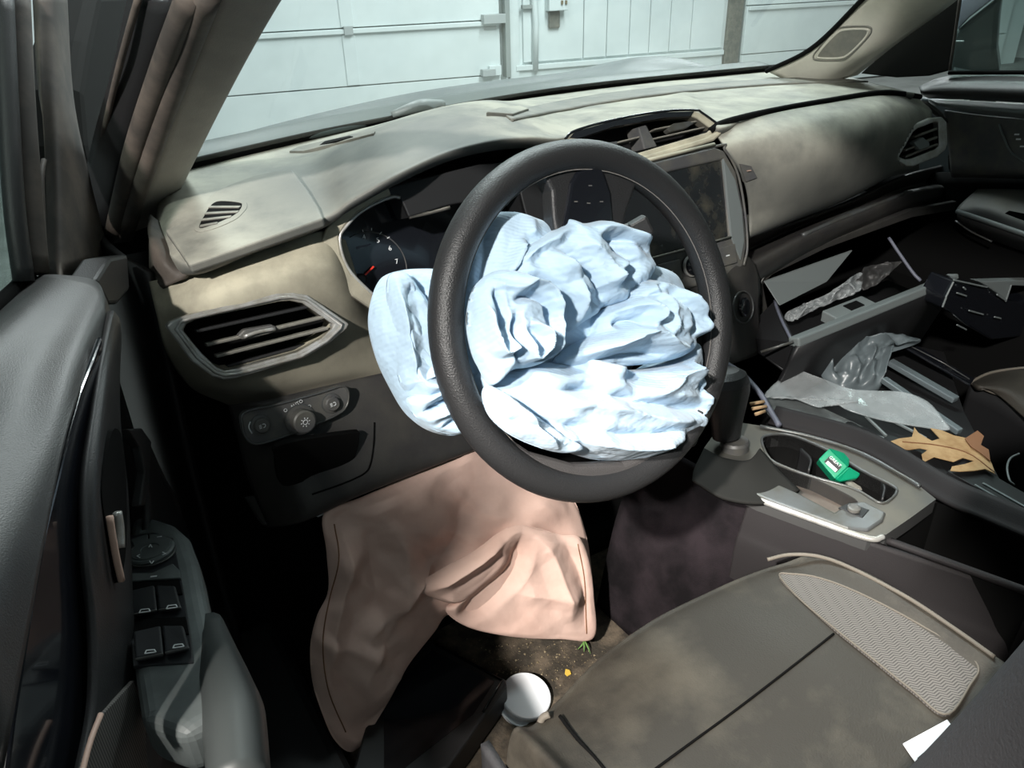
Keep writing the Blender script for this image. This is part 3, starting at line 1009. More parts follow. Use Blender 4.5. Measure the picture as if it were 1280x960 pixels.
plate('side_panel', [S(.112, .148, .002), S(.107, .020, .002), S(.122, -.02, .002), S(.136, .01, .002), S(.139, .06, .002), S(.133, .11, .002)], M['pale_grey'], sb, -SC.n*.006, bev=.001)
for x0, x1 in ((-.11, -.062), (-.058, -.012), (.030, .066), (.070, .112)):
    k_ = plate('menu_button', [S(x0, -.022, .004), S(x1, -.022, .004), S(x1, .010, .004), S(x0, .010, .004)], M['grey_plastic'], sb, -SC.n*.010, bev=.0015)
    bar('button_mark', S(.5*(x0+x1)-.004, -.006, .0045), S(.5*(x0+x1)+.004, -.006, .0045), .002, .0005, M['white'], k_, up=SC.n, bev=0)
vk = lathe('volume_knob', S(.010, -.006, .002), SC.n, [(.0155, 0), (.0155, .010), (.013, .013), (.004, .013)], M['gloss'], sb)
lathe('knob_ring', S(.010, -.006, .002), SC.n, [(.0175, 0), (.0175, .004), (.0155, .005)], M['chrome'], vk)
# passenger pad
pp_px = [[(893, 164), (960, 143), (1035, 129), (1105, 119), (1150, 124)],
         [(908, 186), (985, 165), (1050, 147), (1108, 134), (1165, 140)],
         [(930, 226), (1002, 203), (1060, 182), (1112, 163), (1160, 165)],
         [(937, 268), (1006, 245), (1062, 222), (1112, 200), (1150, 200)],
         [(932, 300), (1000, 273), (1060, 249), (1112, 222), (1145, 214)]]
pp_y = [[.36, .355, .355, .36, .38], [.320, .300, .30, .305, .335], [.305, .272, .27, .278, .31], [.30, .276, .276, .285, .315], [.30, .30, .305, .31, .335]]
pp = [[Yp(p[0], p[1], y) for p, y in zip(a, b)] for a, b in zip(pp_px, pp_y)]
pp.append([p+np.array([0, .06, -.012]) for p in pp[-1]])
pp.append([p+np.array([0, .10, -.014]) for p in pp[-2]])
ppad = patch('passenger_pad', pp, M['dash'], dash, .004, nu=81, nv=81, cut=[[(1121, 197), (1140, 163), (1146, 159), (1167, 150), (1180, 150), (1180, 186), (1168, 192), (1140, 202), (1130, 202)]])
hz = plate('hazard_button', [hit(ppad, x, y, .003) for x, y in ((924, 204), (938, 207), (946, 222), (932, 227))], M['grey_plastic'], dash, (0, .008, -.002), bev=.001)
bar('button_mark', hit(ppad, 932, 213, .0045), hit(ppad, 937, 212, .0045), .004, .0006, M['tan'], hz, bev=0)
tube('pad_groove', [Yp(x, y, v) for x, y, v in ((888, 163, .352), (905, 153, .36), (960, 139.5, .362), (1035, 126, .362), (1105, 116, .366), (1150, 121, .385))], .0055, M['void'], dash, n=40, seg=8)
# vent at the passenger end
RV = Plane((.66, .268, .975), (-.30, -.92, .22))
rv_o = RV.pts([(1117, 198), (1119, 192), (1138, 160), (1144, 156), (1166, 147), (1178, 146), (1184, 153), (1185, 180), (1182, 188), (1172, 196), (1142, 208), (1134, 208)])
rv_i = RV.pts([(1124, 196), (1142, 165), (1147, 161), (1167, 153), (1173, 153), (1174, 182), (1168, 187), (1140, 198), (1132, 199)])
rv = plate('vent_frame', rv_o, M['chrome'], dash, -RV.n*.016, [rv_i], .0025, 3)
recess('vent_duct', [p-RV.n*.001 for p in rv_i], M['black'], rv, -RV.n*.05)
for a, b in (((1128, 189), (1173, 170)), ((1128, 197), (1173, 179)), ((1140, 172), (1172, 160))):
    bar('vent_slat', RV(*a, -.012), RV(*b, -.012), .018, .004, M['slat'], rv, up=(0, .35, 1))
plate('vent_tab', RV.pts([(1142, 178), (1154, 171), (1162, 178), (1163, 183), (1150, 188)], .001), M['pale_grey'], rv, -RV.n*.014, bev=.002)
tag(rv, 'chrome rimmed air vent at the passenger end')
patch('vent_housing', [[Yp(1146, 122, .40), Yp(1170, 140, .36), Yp(1186, 150, .34)], [Yp(1186, 150, .34), Yp(1192, 175, .34), Yp(1190, 215, .35)], [Yp(1195, 152, .42), Yp(1200, 180, .42), Yp(1192, 220, .42)]], M['dash_low'], dash, .006)

# lower passenger dash
ld = [[Yp(x, y, v) for x, y, v in ((935, 296, .33), (1000, 277, .34), (1065, 252, .35), (1130, 222, .35), (1190, 205, .37))],
      [Yp(x, y, v) for x, y, v in ((925, 318, .36), (1000, 284, .37), (1070, 258, .37), (1130, 236, .37), (1190, 222, .38))],
      [Yp(x, y, v) for x, y, v in ((930, 332, .285), (1003, 293, .29), (1080, 260, .30), (1135, 240, .31), (1185, 232, .34))],
      [Yp(x, y, v) for x, y, v in ((940, 348, .28), (1008, 309, .285), (1086, 274, .295), (1138, 252, .31), (1185, 242, .34))],
      [Yp(x, y, v) for x, y, v in ((950, 352, .30), (1012, 318, .31), (1088, 284, .32), (1140, 262, .33), (1185, 255, .36))]]
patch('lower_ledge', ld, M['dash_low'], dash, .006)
tube('ledge_highlight', [Yp(x, y, v-.004) for x, y, v in ((1003, 294, .29), (1040, 278, .295), (1080, 262, .30), (1128, 243, .31))], .004, M['console_trim'], dash, n=16, seg=8)
stk = [[Yp(x, y, v) for x, y, v in ((800, 345, .29), (870, 340, .275), (925, 318, .27), (945, 330, .275))],
       [Yp(x, y, v) for x, y, v in ((805, 380, .27), (870, 375, .255), (925, 360, .25), (950, 352, .27))],
       [Yp(x, y, v) for x, y, v in ((810, 430, .25), (870, 420, .235), (925, 408, .23), (950, 395, .26))],
       [Yp(x, y, v) for x, y, v in ((815, 480, .23), (870, 470, .22), (930, 450, .21), (955, 440, .24))]]
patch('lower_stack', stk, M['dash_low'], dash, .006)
SB = Plane(Yp(929, 384, .243), (.35, -1, .22))
lathe('start_button', SB(929, 384, .002), SB.n, [(.0165, 0), (.0165, .004), (.014, .0055), (.004, .005)], M['gloss'], dash)
tube('start_button_ring', [SB(929+12.5*math.cos(a), 384+20*math.sin(a), .005) for a in np.linspace(0, 2*math.pi, 33)[:-1]], .0016, M['console_trim'], dash, True, 8)

# glove box, fallen open
gb = plate('glove_box_frame', [Yp(x, y, .30) for x, y in ((945, 350), (960, 336), (1030, 304), (1140, 262), (1205, 250), (1210, 345), (990, 430), (960, 440))], M['dash_low'], dash, (0, .012, 0),
           [[Yp(x, y, .30) for x, y in ((954, 356), (966, 343), (1032, 311), (1140, 272), (1196, 262), (1200, 340), (990, 424), (968, 428))]], .002)
tube('frame_edge', [Yp(x, y, .296) for x, y in ((951, 372), (952, 352), (966, 336), (990, 322), (1030, 303))], .0016, M['console_trim'], gb, n=24, seg=6)
recess('glove_box_cavity', [Yp(x, y, .31) for x, y in ((954, 356), (966, 343), (1032, 311), (1140, 272), (1196, 262), (1200, 340), (990, 424), (968, 428))], M['void'], gb, (0, .28, 0))
gl = Yp(992, 428, .150)
gr = Yp(1192, 347, .150)
bin_ = bar('glove_box_lid', gl, gr, .022, .016, M['pale_grey'], dash, up=(0, .3, 1), bev=.003)
patch('lid_face', [[gl+np.array([0, -.012, -.006]), gr+np.array([0, -.012, -.006])], [gl+np.array([.0, .03, -.14]), gr+np.array([0, .03, -.14])]], M['black'], bin_, .008, nu=5, nv=5)
plate('bin_back', [Yp(956, 352, .29), Yp(1066, 313, .30), Yp(1034, 352, .27), Yp(975, 382, .25)], M['pale_grey'], bin_, (0, .004, 0), bev=.001)
tube('bin_side_edge', [Yp(968, 376, .262), Yp(977, 400, .21), Yp(990, 426, .155)], .0028, M['cable'], bin_, n=10, seg=8)
patch('bin_floor', [[gl+np.array([0, .01, -.055]), gr+np.array([0, .01, -.055])], [gl+np.array([.02, .13, -.045]), gr+np.array([0, .13, -.045])]], M['black'], bin_, .004, nu=5, nv=5, toward=(0, 0, 1))
plate('bin_side', [gl, gl+np.array([0, .01, -.055]), gl+np.array([.02, .13, -.045]), Yp(968, 376, .262)], M['black'], bin_, (.004, 0, 0), bev=0)
lk = plate('latch_block', [gl*(1-t)+gr*t+np.array([0, v, h]) for t, v, h in ((.28, .012, .002), (.52, .012, .002), (.52, .045, .006), (.28, .045, .006))], M['pale_grey'], bin_, (0, 0, -.02), bev=.002)
plate('latch_slot', [gl*(1-t)+gr*t+np.array([0, v, h]) for t, v, h in ((.38, .018, .0042), (.46, .018, .0042), (.46, .036, .0066), (.38, .036, .0066))], M['void'], lk, (0, 0, -.004), bev=0)
tube('damper_rod', [Yp(951, 440, .18), Yp(992, 427, .146)], .0022, M['console_trim'], bin_, seg=8)
tag(bin_, 'glove box lid hanging open')

# ================================================================ STEERING WHEEL
WC = np.array([-.3957, .0057, .9839])
TILT = .388
EX = np.array([1., 0, 0])
EY = np.array([0, math.sin(TILT), math.cos(TILT)])
EN = np.cross(EX, EY)
if EN @ (CAM-WC) < 0:
    EN = -EN
WP = Plane(WC, EN)
wheel = thing('steering_wheel', 'black leather steering wheel turned on its column behind the driver airbag', 'steering wheel', tuple(WC))
vs = []
NR, NS = 96, 20
for i in range(NR):
    a = 2*math.pi*i/NR
    rad = math.cos(a)*EX+math.sin(a)*EY
    th = .0165
    for k in range(NS):
        b_ = 2*math.pi*k/NS
        vs.append(WC+rad*(.1715+th*math.cos(b_))+EN*(th*1.12*math.sin(b_)))
mesh_obj('rim', vs, grid_faces(NR, NS, True, True), M['leather'], wheel)
for rr_, bb_ in ((.1715-.0152, .0075),):
    tube('rim_stitching', [WC+(math.cos(a)*EX+math.sin(a)*EY)*rr_+EN*bb_ for a in np.linspace(0, 2*math.pi, 97)[:-1]], .0006, M['stitch'], wheel, True, 5)
for px_, m_, off_ in (([(655, 222), (676, 205), (705, 190), (760, 190), (800, 222), (785, 262), (772, 320), (700, 320), (692, 270), (690, 238), (682, 222), (668, 224)], 'leather', .004),
                      ([(606, 505), (628, 540), (665, 565), (720, 580), (780, 578), (840, 552), (862, 520), (868, 560), (835, 590), (780, 606), (710, 602), (650, 580), (612, 545)], 'leather_perf', .011),
                      ([(850, 420), (884, 400), (892, 430), (890, 510), (872, 560), (840, 560)], 'black', -.004)):
    plate('spoke', WP.pts(px_, off_), M[m_], wheel, -EN*.022, bev=.006, seg=3)
cp = plate('spoke_controls', WP.pts([(714, 228), (722, 214), (752, 204), (764, 240), (768, 290), (704, 290)], .008), M['gloss'], wheel, -EN*.008, bev=.003)
for x, y in ((738, 232), (720, 252), (736, 254), (752, 252)):
    bar('button_mark', WP(x-2, y, .0085), WP(x+2, y, .0085), .0012, .0006, M['grey_plastic'], cp, up=EN, bev=0)
plate('hub', smooth_loop([WC-EN*.012+.085*(math.cos(a)*EX+math.sin(a)*EY*.9) for a in np.linspace(0, 2*math.pi, 17)[:-1]], 40), M['black'], wheel, -EN*.05, bev=.008, seg=3)
# column and stalks
colm = thing('steering_column', 'black steering column shroud between wheel and dashboard', 'steering column', (-.395, .2, .9))
lathe('shroud', WC-EN*.05, -EN, [(.055, 0), (.062, .03), (.07, .12), (.075, .30)], M['black'], colm, 24, 1.1)
tube('stalk', [WC-EN*.09+EX*.06, Yp(770, 300, .075), Yp(795, 288, .06)], [.007, .008, .009], M['black'], colm, n=10)
bar('stalk_end', Yp(788, 292, .063), Yp(811, 279, .055), .022, .02, M['door_dark'], colm, up=EN, bev=.003)


# ---------------------------------------------------------------- driver airbag
def fbm(p, sc, seed, oct_=3):
    v = Vector((p[0]*sc+seed*7.1, p[1]*sc-seed*3.3, seed*1.7))
    return noise.fractal(v, .9, 2.1, oct_, noise_basis='PERLIN_ORIGINAL')


def seg_dist(q, poly):
    """distance of 2d points q to polyline and normalised position along it"""
    best = np.full(len(q), 1e9)
    tt = np.zeros(len(q))
    poly = np.asarray(poly, float)
    ln = np.concatenate([[0], np.cumsum(np.linalg.norm(np.diff(poly, axis=0), axis=1))])
    for i in range(len(poly)-1):
        a, b = poly[i], poly[i+1]
        ab = b-a
        t = np.clip(((q-a) @ ab)/(ab @ ab+1e-9), 0, 1)
        d = np.linalg.norm(q-(a+t[:, None]*ab), axis=1)
        k = d < best
        best[k] = d[k]
        tt[k] = (ln[i]+t[k]*(ln[i+1]-ln[i]))/ln[-1]
    return best, tt


CREASE = 1.0


def pillow(plane, outline, off, h, ridges, namp=.003, nsc=.022, seed=1., na=150, nr=44, center=None, back=.5, rot=.5, stretch=2.2, power=2.4, toward=None):
    O = spline(np.array(outline, float), na, True)
    c = np.array(center if center else O.mean(0), float)
    ts = np.linspace(0, 1, nr)**.85
    Q = np.array([c+t*(O-c) for t in ts]).reshape(-1, 2)
    T = np.repeat(ts, na)
    H = h*np.power(np.clip(1-T**power, 0, 1), .55)
    fade = np.clip((1-T)/.10, 0, 1)
    cr, sr = math.cos(rot), math.sin(rot)
    rng = random.Random(int(seed*100))
    tri = []
    for k in range(6):
        th_ = rot+rng.gauss(0, .75)
        lam = rng.uniform(.55, 1.5)/nsc
        tri.append((math.cos(th_), math.sin(th_), lam, rng.random(), rng.uniform(.5, 1.)*lam*nsc))
    for i, q in enumerate(Q):
        wx, wy = fbm(q, nsc*.45, seed+9, 2)*.55/nsc, fbm(q, nsc*.45, seed+14, 2)*.55/nsc
        e = 0.
        for k, (c_, s__, lam, ph, am) in enumerate(tri):
            f_ = ((q[0]+wx)*s__+(q[1]+wy)*c_)/lam+ph
            e += am*(abs((f_ % 1.)-.5)*4-1)*(.35+.65*max(0., min(1., .5+1.6*fbm(q, nsc*.6, seed+20+k, 1))))
        H[i] += CREASE*fade[i]*namp*e*.62
    for i, q in enumerate(Q):
        u, v = (q[0]*cr+q[1]*sr), (-q[0]*sr+q[1]*cr)/1.
        wob = fbm((u, v), nsc*.5, seed+5, 2)*14
        n1 = fbm((u/stretch+wob, v+wob*.6), nsc, seed, 2)
        n2 = fbm((u/stretch-wob, v-wob), nsc*2.4, seed+2, 2)
        H[i] += fade[i]*(namp*(1.6*(.5-abs(n1))*1.6-.4)+namp*.55*(.5-abs(n2))) + namp*.35*n1
    for poly, amp, w in ridges:
        d, t = seg_dist(Q, spline(np.array(poly, float), 14))
        tap = np.clip(np.minimum(t, 1-t)/.22, 0.15, 1)
        k = np.clip(1-d/w, 0, 1)
        H += 1.45*amp*tap*(k**1.45)*np.clip((1-T)/.05, .25, 1)
    V_ = []
    tw = plane.n if toward is None else unit(toward)
    for q, hh in zip(Q, H):
        p = plane(q[0], q[1], off)
        V_.append(p+tw*hh)
    F = grid_faces(nr, na, True)
    n0 = len(V_)
    for q, t in zip(Q, T):
        p = plane(q[0], q[1], off)
        V_.append(p-tw*h*back*math.sqrt(max(0, 1-t**3)))
    F += [tuple(n0+i for i in f)[::-1] for f in grid_faces(nr, na, True)]
    for j in range(na):
        a, b = (nr-1)*na+j, (nr-1)*na+(j+1) % na
        F.append((a, b, b+n0, a+n0))
    return V_, F


def merge_pillows(name, parts, m, parent=None):
    V_, F_ = [], []
    for v, f in parts:
        k = len(V_)
        V_ += v
        F_ += [tuple(i+k for i in q) for q in f]
    return mesh_obj(name, V_, F_, m, parent)


lobes = []
# left bulge that escapes behind the rim
lobes.append(pillow(WP, [(461, 400), (470, 358), (486, 342), (520, 336), (560, 340), (620, 370), (640, 450), (610, 520), (575, 543), (540, 540), (510, 520), (488, 485), (470, 445)], -.075, .052,
                    [([(482, 346), (486, 400), (494, 450), (512, 490), (540, 505)], .010, 16), ([(500, 345), (515, 360), (530, 395), (545, 440)], -.016, 15), ([(520, 340), (540, 370), (552, 420)], .012, 13),
                     ([(545, 350), (555, 400), (560, 450)], -.010, 12), ([(500, 478), (530, 480), (560, 462)], .013, 13), ([(510, 495), (535, 492), (565, 475)], -.012, 10), ([(520, 530), (545, 500), (560, 480)], .010, 14)], .002, .02, 3.2, center=(535, 440)))
lobes.append(pillow(WP, [(484, 350), (498, 339), (510, 345), (520, 372), (534, 402), (548, 432), (556, 452), (548, 474), (520, 488), (504, 486), (494, 455), (486, 410)], -.050, .026,
                    [([(488, 350), (494, 400), (506, 460), (518, 482)], .008, 9), ([(505, 352), (516, 400), (536, 446)], -.010, 12), ([(506, 480), (530, 468), (552, 450)], .010, 10)], .002, .03, 81.2, center=(516, 425)))
lobes.append(pillow(WP, [(508, 500), (530, 486), (556, 466), (590, 470), (600, 510), (580, 541), (550, 540), (524, 526)], -.045, .022,
                    [([(515, 505), (545, 488), (580, 480)], .009, 8), ([(520, 515), (548, 500), (580, 495)], -.010, 7), ([(530, 525), (556, 512), (590, 508)], .009, 8), ([(545, 535), (568, 520), (592, 518)], -.007, 6)], .002, .03, 83.2))
# smooth upper back layer
lobes.append(pillow(WP, [(574, 330), (588, 290), (606, 268), (645, 265), (690, 280), (740, 292), (800, 325), (850, 350), (850, 420), (720, 480), (620, 500), (580, 440)], -.022, .030,
                    [([(606, 272), (600, 320), (590, 380)], -.008, 16), ([(640, 300), (625, 330), (612, 352)], .014, 9), ([(655, 270), (650, 300)], .006, 14)], .0015, .016, 8.1, center=(690, 380)))
# upper central lobe
lobes.append(pillow(WP, [(628, 338), (640, 318), (672, 298), (698, 283), (704, 274), (722, 279), (748, 276), (782, 285), (806, 312), (812, 336), (800, 358), (772, 378), (738, 392), (712, 412), (700, 418), (680, 405), (655, 392), (640, 365)], -.004, .040,
                    [([(704, 276), (680, 296), (650, 316), (632, 334)], .014, 13), ([(660, 316), (690, 350), (702, 412)], .014, 15), ([(672, 308), (706, 340), (735, 385)], -.010, 12), ([(700, 305), (728, 330), (742, 372)], .010, 12),
                     ([(735, 300), (765, 330), (755, 365)], -.009, 13), ([(712, 288), (760, 292), (798, 310)], .010, 12), ([(720, 302), (770, 306), (805, 326)], -.007, 9), ([(780, 322), (745, 340), (715, 372)], .008, 12), ([(640, 345), (665, 362), (690, 392)], -.010, 11)], .0052, .022, 12.4, rot=.9))
# right lobe
lobes.append(pillow(WP, [(690, 455), (712, 432), (736, 418), (738, 398), (752, 386), (768, 376), (786, 352), (812, 350), (846, 362), (868, 392), (875, 412), (862, 424), (858, 440), (828, 452), (780, 458), (730, 460)], .006, .044,
                    [([(738, 402), (748, 388), (775, 384), (782, 396), (772, 414)], .016, 11), ([(745, 410), (765, 402), (778, 412)], -.014, 9), ([(700, 448), (740, 428), (778, 416), (800, 430), (840, 440)], .014, 13), ([(720, 455), (770, 442), (815, 444)], -.010, 9),
                     ([(790, 358), (806, 385), (800, 425)], .010, 13), ([(812, 358), (838, 392), (838, 432)], -.010, 13), ([(832, 360), (858, 395), (862, 420)], .011, 12), ([(770, 376), (800, 368), (812, 352)], -.006, 8)], .005, .024, 21.7, rot=-.4))
# big lower lobe
lobes.append(pillow(WP, [(596, 480), (604, 462), (640, 452), (690, 452), (720, 446), (780, 462), (836, 452), (866, 428), (868, 470), (872, 488), (876, 505), (872, 530), (846, 548), (812, 566), (790, 575), (740, 574), (700, 562), (655, 545), (618, 528)], -.012, .058,
                    [([(655, 462), (700, 448), (740, 458), (800, 452), (838, 472), (868, 498)], .018, 16), ([(640, 488), (700, 486), (770, 500), (870, 512)], -.017, 15), ([(650, 500), (720, 505), (800, 522), (872, 520)], .008, 14), ([(830, 458), (845, 480), (872, 490)], -.012, 9),
                     ([(640, 520), (700, 530), (760, 540), (850, 528)], -.010, 11), ([(630, 530), (700, 548), (780, 556), (846, 542)], .012, 13), ([(846, 470), (856, 500), (862, 520)], .009, 8), ([(800, 454), (800, 478), (770, 494)], .008, 14)], .0048, .020, 33.1, rot=.15, stretch=3.))
# rolled fold near the centre
lobes.append(pillow(WP, [(584, 405), (588, 372), (600, 350), (622, 338), (650, 340), (672, 352), (684, 378), (686, 410), (680, 440), (664, 458), (640, 462), (625, 470), (612, 482), (600, 462), (590, 440)], .020, .036,
                    [([(592, 372), (594, 410), (606, 440), (618, 432), (620, 412)], .015, 9), ([(606, 360), (608, 390), (612, 420)], -.014, 8), ([(622, 345), (640, 352), (662, 358), (676, 380), (678, 425), (664, 450), (644, 452)], .016, 10),
                     ([(632, 405), (645, 408), (655, 422), (652, 440), (640, 448), (632, 430), (630, 410)], .017, 8), ([(620, 380), (640, 372), (660, 380), (668, 410)], -.014, 9), ([(624, 392), (622, 425), (630, 452)], -.016, 7), ([(600, 352), (630, 362), (650, 350)], .008, 9)], .002, .03, 41.9, rot=1.2))
# small flap at the lower left
lobes.append(pillow(WP, [(602, 492), (612, 482), (640, 500), (668, 520), (700, 542), (728, 562), (700, 566), (664, 556), (632, 540), (610, 518)], .028, .018,
                    [([(610, 490), (640, 512), (668, 540), (690, 560)], .009, 11), ([(620, 520), (655, 530), (690, 545)], -.006, 9)], .0018, .03, 52.3, rot=.6))
ab = merge_pillows('driver_airbag', lobes, M['airbag'])
tag(ab, 'crumpled deflated pale blue airbag hanging from the steering wheel hub', 'airbag')

# ---------------------------------------------------------------- pink knee airbag
KA = Plane((-.5, .20, .53), (.0, -1, .32))
ka_out = [(405, 641), (450, 622), (505, 598), (560, 576), (592, 560), (640, 575), (690, 598), (716, 622), (732, 665), (738, 700), (742, 745), (742, 797), (700, 798), (640, 796), (590, 785), (560, 768), (540, 792), (510, 830), (485, 876), (462, 916), (440, 940), (418, 925), (402, 890), (390, 850), (388, 806), (396, 770), (410, 738), (408, 690)]
k1 = pillow(KA, ka_out, 0., .012, [([(420, 650), (430, 700), (415, 780), (405, 860)], .012, 22), ([(450, 650), (470, 740), (480, 840)], -.010, 30), ([(480, 640), (500, 720), (440, 880)], .010, 26), ([(540, 700), (500, 740), (450, 800)], .014, 22),
                                   ([(560, 600), (600, 640), (650, 640)], .006, 30), ([(400, 820), (430, 850), (460, 880)], -.008, 20), ([(590, 600), (560, 680), (520, 740)], -.008, 26)], .0075, .012, 61., na=170, nr=60, center=(540, 700), back=.3, power=8)
k2 = pillow(KA, [(520, 735), (550, 712), (590, 690), (620, 668), (645, 656), (672, 660), (700, 668), (724, 672), (736, 700), (742, 745), (742, 797), (700, 799), (640, 796), (585, 784), (556, 762), (575, 748), (555, 752)], .028, .008,
            [([(525, 740), (575, 708), (630, 672)], .012, 16), ([(650, 660), (640, 710), (600, 752), (565, 772)], -.016, 20), ([(662, 664), (690, 700), (712, 780)], .008, 22), ([(640, 740), (690, 745), (735, 742)], .005, 16), ([(700, 670), (724, 720), (730, 790)], -.006, 18)], .0036, .014, 71., na=150, nr=60, center=(655, 725), back=.6, power=16)
ka = merge_pillows('knee_airbag', [k1, k2], M['pink'])
tube('cloth_seam', [hit(ka, x, y, .0006) for x, y in spline(np.array([(418, 655), (424, 700), (412, 750), (404, 800), (410, 860), (432, 915)], float), 30)], .0009, M['leaf_dark'], ka, seg=5)
tube('cloth_seam', [hit(ka, x, y, .0006) for x, y in spline(np.array([(722, 680), (730, 720), (732, 760), (733, 792)], float), 20)], .0009, M['leaf_dark'], ka, seg=5)
tag(ka, 'deflated pink knee airbag hanging from under the dashboard to the floor', 'airbag')

# ================================================================ DRIVER SEAT
FE = [Zp(x, y, .630) for x, y in ((676, 900), (690, 875), (740, 822), (800, 776), (880, 736), (930, 714), (962, 704), (990, 700))]
fe_x = np.array([p[0] for p in FE])
fe_y = np.array([p[1] for p in FE])
o_ = np.argsort(fe_x)
fe_x, fe_y = fe_x[o_], fe_y[o_]


def yfront(x):
    return float(np.interp(x, fe_x, fe_y))


RE = [Zp(x, y, .655) for x, y in ((962, 704), (1010, 702), (1060, 717), (1130, 754), (1190, 794), (1232, 823))]


def zseat(x, y):
    d = yfront(x)-y
    z = .632+.018*min(max(d/.12, 0), 1)-.012*max(0, min((d-.15)/.3, 1))
    z += .016*max(0, (abs(x+.37)-.15)/.08)**1.5 if abs(x+.37) > .15 else 0
    return z


seat = thing('car_seat', 'dusty dark leather driver seat with pale piping and woven side insert', 'car seat', (-.37, -.4, .335))
XS = [-.612, -.60, -.575, -.53, -.46, -.37, -.28, -.22, -.175, -.137, -.124]
rows = []
for k in range(9):
    r_ = []
    for x in XS:
        edge = 1 if x in (XS[0], XS[-1]) else 0
        yf = yfront(min(max(x, fe_x[0]), fe_x[-1]))
        d = (.0, .0, .012, .05, .12, .22, .34, .46, .60)[k]
        y = yf-d+(.004 if k == 0 else 0)
        if x > -.2:
            y -= (.02*((x+.2)/.058)**2 if k < 4 else 0)
        z = zseat(x, y)-(.0 if k > 2 else (.14, .022, .006)[k])
        if edge:
            z -= .10
        r_.append((x, y, z))
    rows.append(r_)
patch('seat_cushion', rows, M['seat'], seat, .008, toward=(0, 0, 1), nu=81, nv=73)


def seatpt(x, y, up=0.):
    p = surf(x, y, zseat)
    return p+np.array([0, 0, up])


ins = [(974, 722), (990, 720), (1020, 724), (1060, 738), (1110, 762), (1160, 790), (1205, 818), (1222, 838), (1212, 858), (1182, 896), (1140, 866), (1090, 826), (1040, 786), (1000, 752)]
plate('woven_insert', smooth_loop([seatpt(x, y, .003) for x, y in ins], 60), M['herring'], seat, (0, 0, -.008), bev=.001)
tube('insert_seam', [seatpt(x, y, .0035) for x, y in ins], .0012, M['piping'], seat, True, 6, n=80)
tube('seat_piping', [seatpt(x, y, .010) for x, y in ((958, 707), (985, 701), (1020, 703), (1060, 717), (1130, 754), (1190, 794), (1240, 830))], .0024, M['piping'], seat, n=50, seg=8)
tube('seat_piping', [Zp(x, y, z) for x, y, z in ((687, 893, .64), (678, 898, .635), (673, 915, .62), (678, 940, .60), (694, 975, .59))], .0038, M['piping'], seat, n=30, seg=8)
tube('cushion_seam', [seatpt(x, y, .001) for x, y in ((800, 976), (860, 932), (920, 888), (985, 838), (1042, 793))], .0014, M['void'], seat, n=30, seg=6)
tube('bolster_seam', [seatpt(x, y, .001) for x, y in ((700, 896), (720, 922), (745, 950), (765, 975))], .0022, M['void'], seat, n=20, seg=6)
side_rows = [[(x_, y_, z_) for (x_, y_) in ((-.618, -.10), (-.622, -.2), (-.625, -.35), (-.63, -.6))] for z_ in (.60, .5, .36)]
patch('seat_side', side_rows, M['seat_dark'], seat, .01)
# backrest: left bolster close to the camera
bk = []
for z_, yb in ((.64, -.487), (.80, -.527), (.97, -.569), (1.10, -.597), (1.24, -.63)):
    r_ = []
    for x_, dy in ((-.615, -.10), (-.60, .02), (-.575, .085), (-.53, .095), (-.47, .04), (-.37, .0), (-.27, .04), (-.21, .095), (-.165, .085), (-.14, .02), (-.125, -.10)):
        r_.append((x_, yb+dy, z_))
    bk.append(r_)
bk.append([(x_*.98-.007, y_-.06, 1.30) for x_, y_, z_ in bk[-1]])
patch('backrest', bk, M['seat_dark'], seat, .02, nu=81, nv=41, toward=(0, 1, 0))
box('seat_base', (-.60, -.60, .337), (-.15, -.20, .52), M['black'], seat, .02)
tube('seat_rail', [(-.55, -.18, .35), (-.55, -.6, .35)], .012, M['black'], seat)

# ================================================================ CENTRE CONSOLE
con = thing('center_console', 'dusty centre console with shifter, cup holders and open bin', 'console', (0, -.05, .335))
KC = Plane((-.01, -.05, .68), (0, 0, 1))
deck = KC.pts([(905, 600), (948, 622), (1020, 648), (1085, 671), (1108, 668), (1140, 646), (1170, 624), (1150, 608), (1110, 582), (1070, 563), (1010, 544), (950, 532), (905, 525), (880, 560)])
cup = smooth_loop(KC.pts([(952, 552), (958, 545), (978, 543), (1000, 548), (1040, 566), (1080, 590), (1112, 606), (1121, 614), (1112, 626), (1098, 629), (1068, 612), (1020, 598), (985, 586), (962, 574)]), 40)
tray = smooth_loop(KC.pts([(962, 585), (972, 580), (1000, 590), (1040, 608), (1072, 626), (1062, 634), (1046, 640), (1010, 626), (975, 608)]), 40)
plate('console_deck', deck, M['console'], con, (0, 0, -.022), [cup, tray], .003, 3)
recess('cup_holder_well', [p-np.array([0, 0, .002]) for p in cup], M['void'], con, (0, 0, -.075))
recess('side_tray', [p-np.array([0, 0, .002]) for p in tray], M['rubber'], con, (0, 0, -.02))
tube('cup_holder_rim', [p+np.array([0, 0, .001]) for p in cup], .002, M['console_trim'], con, True, 8)
fin = patch('cup_divider', [[Zp(1000, 560, .672), Zp(1012, 573, .676), Zp(1010, 586, .672)], [Zp(*a, .672)-np.array([0, 0, .05]) for a in ((1000, 560), (1012, 573), (1010, 586))]], M['black'], con, .003)
patch('cup_divider', [[Zp(1090, 596, .674), Zp(1104, 606, .678), Zp(1102, 622, .674)], [Zp(*a, .672)-np.array([0, 0, .05]) for a in ((1090, 596), (1104, 606), (1102, 622))]], M['black'], con, .003)
for dz in (0, .012):
    tube('cup_holder_rib', [Zp(x, y, .672-dz)for x, y in ((951, 556), (957, 549), (970, 545))], .0015, M['console_trim'], con, n=10, seg=6)
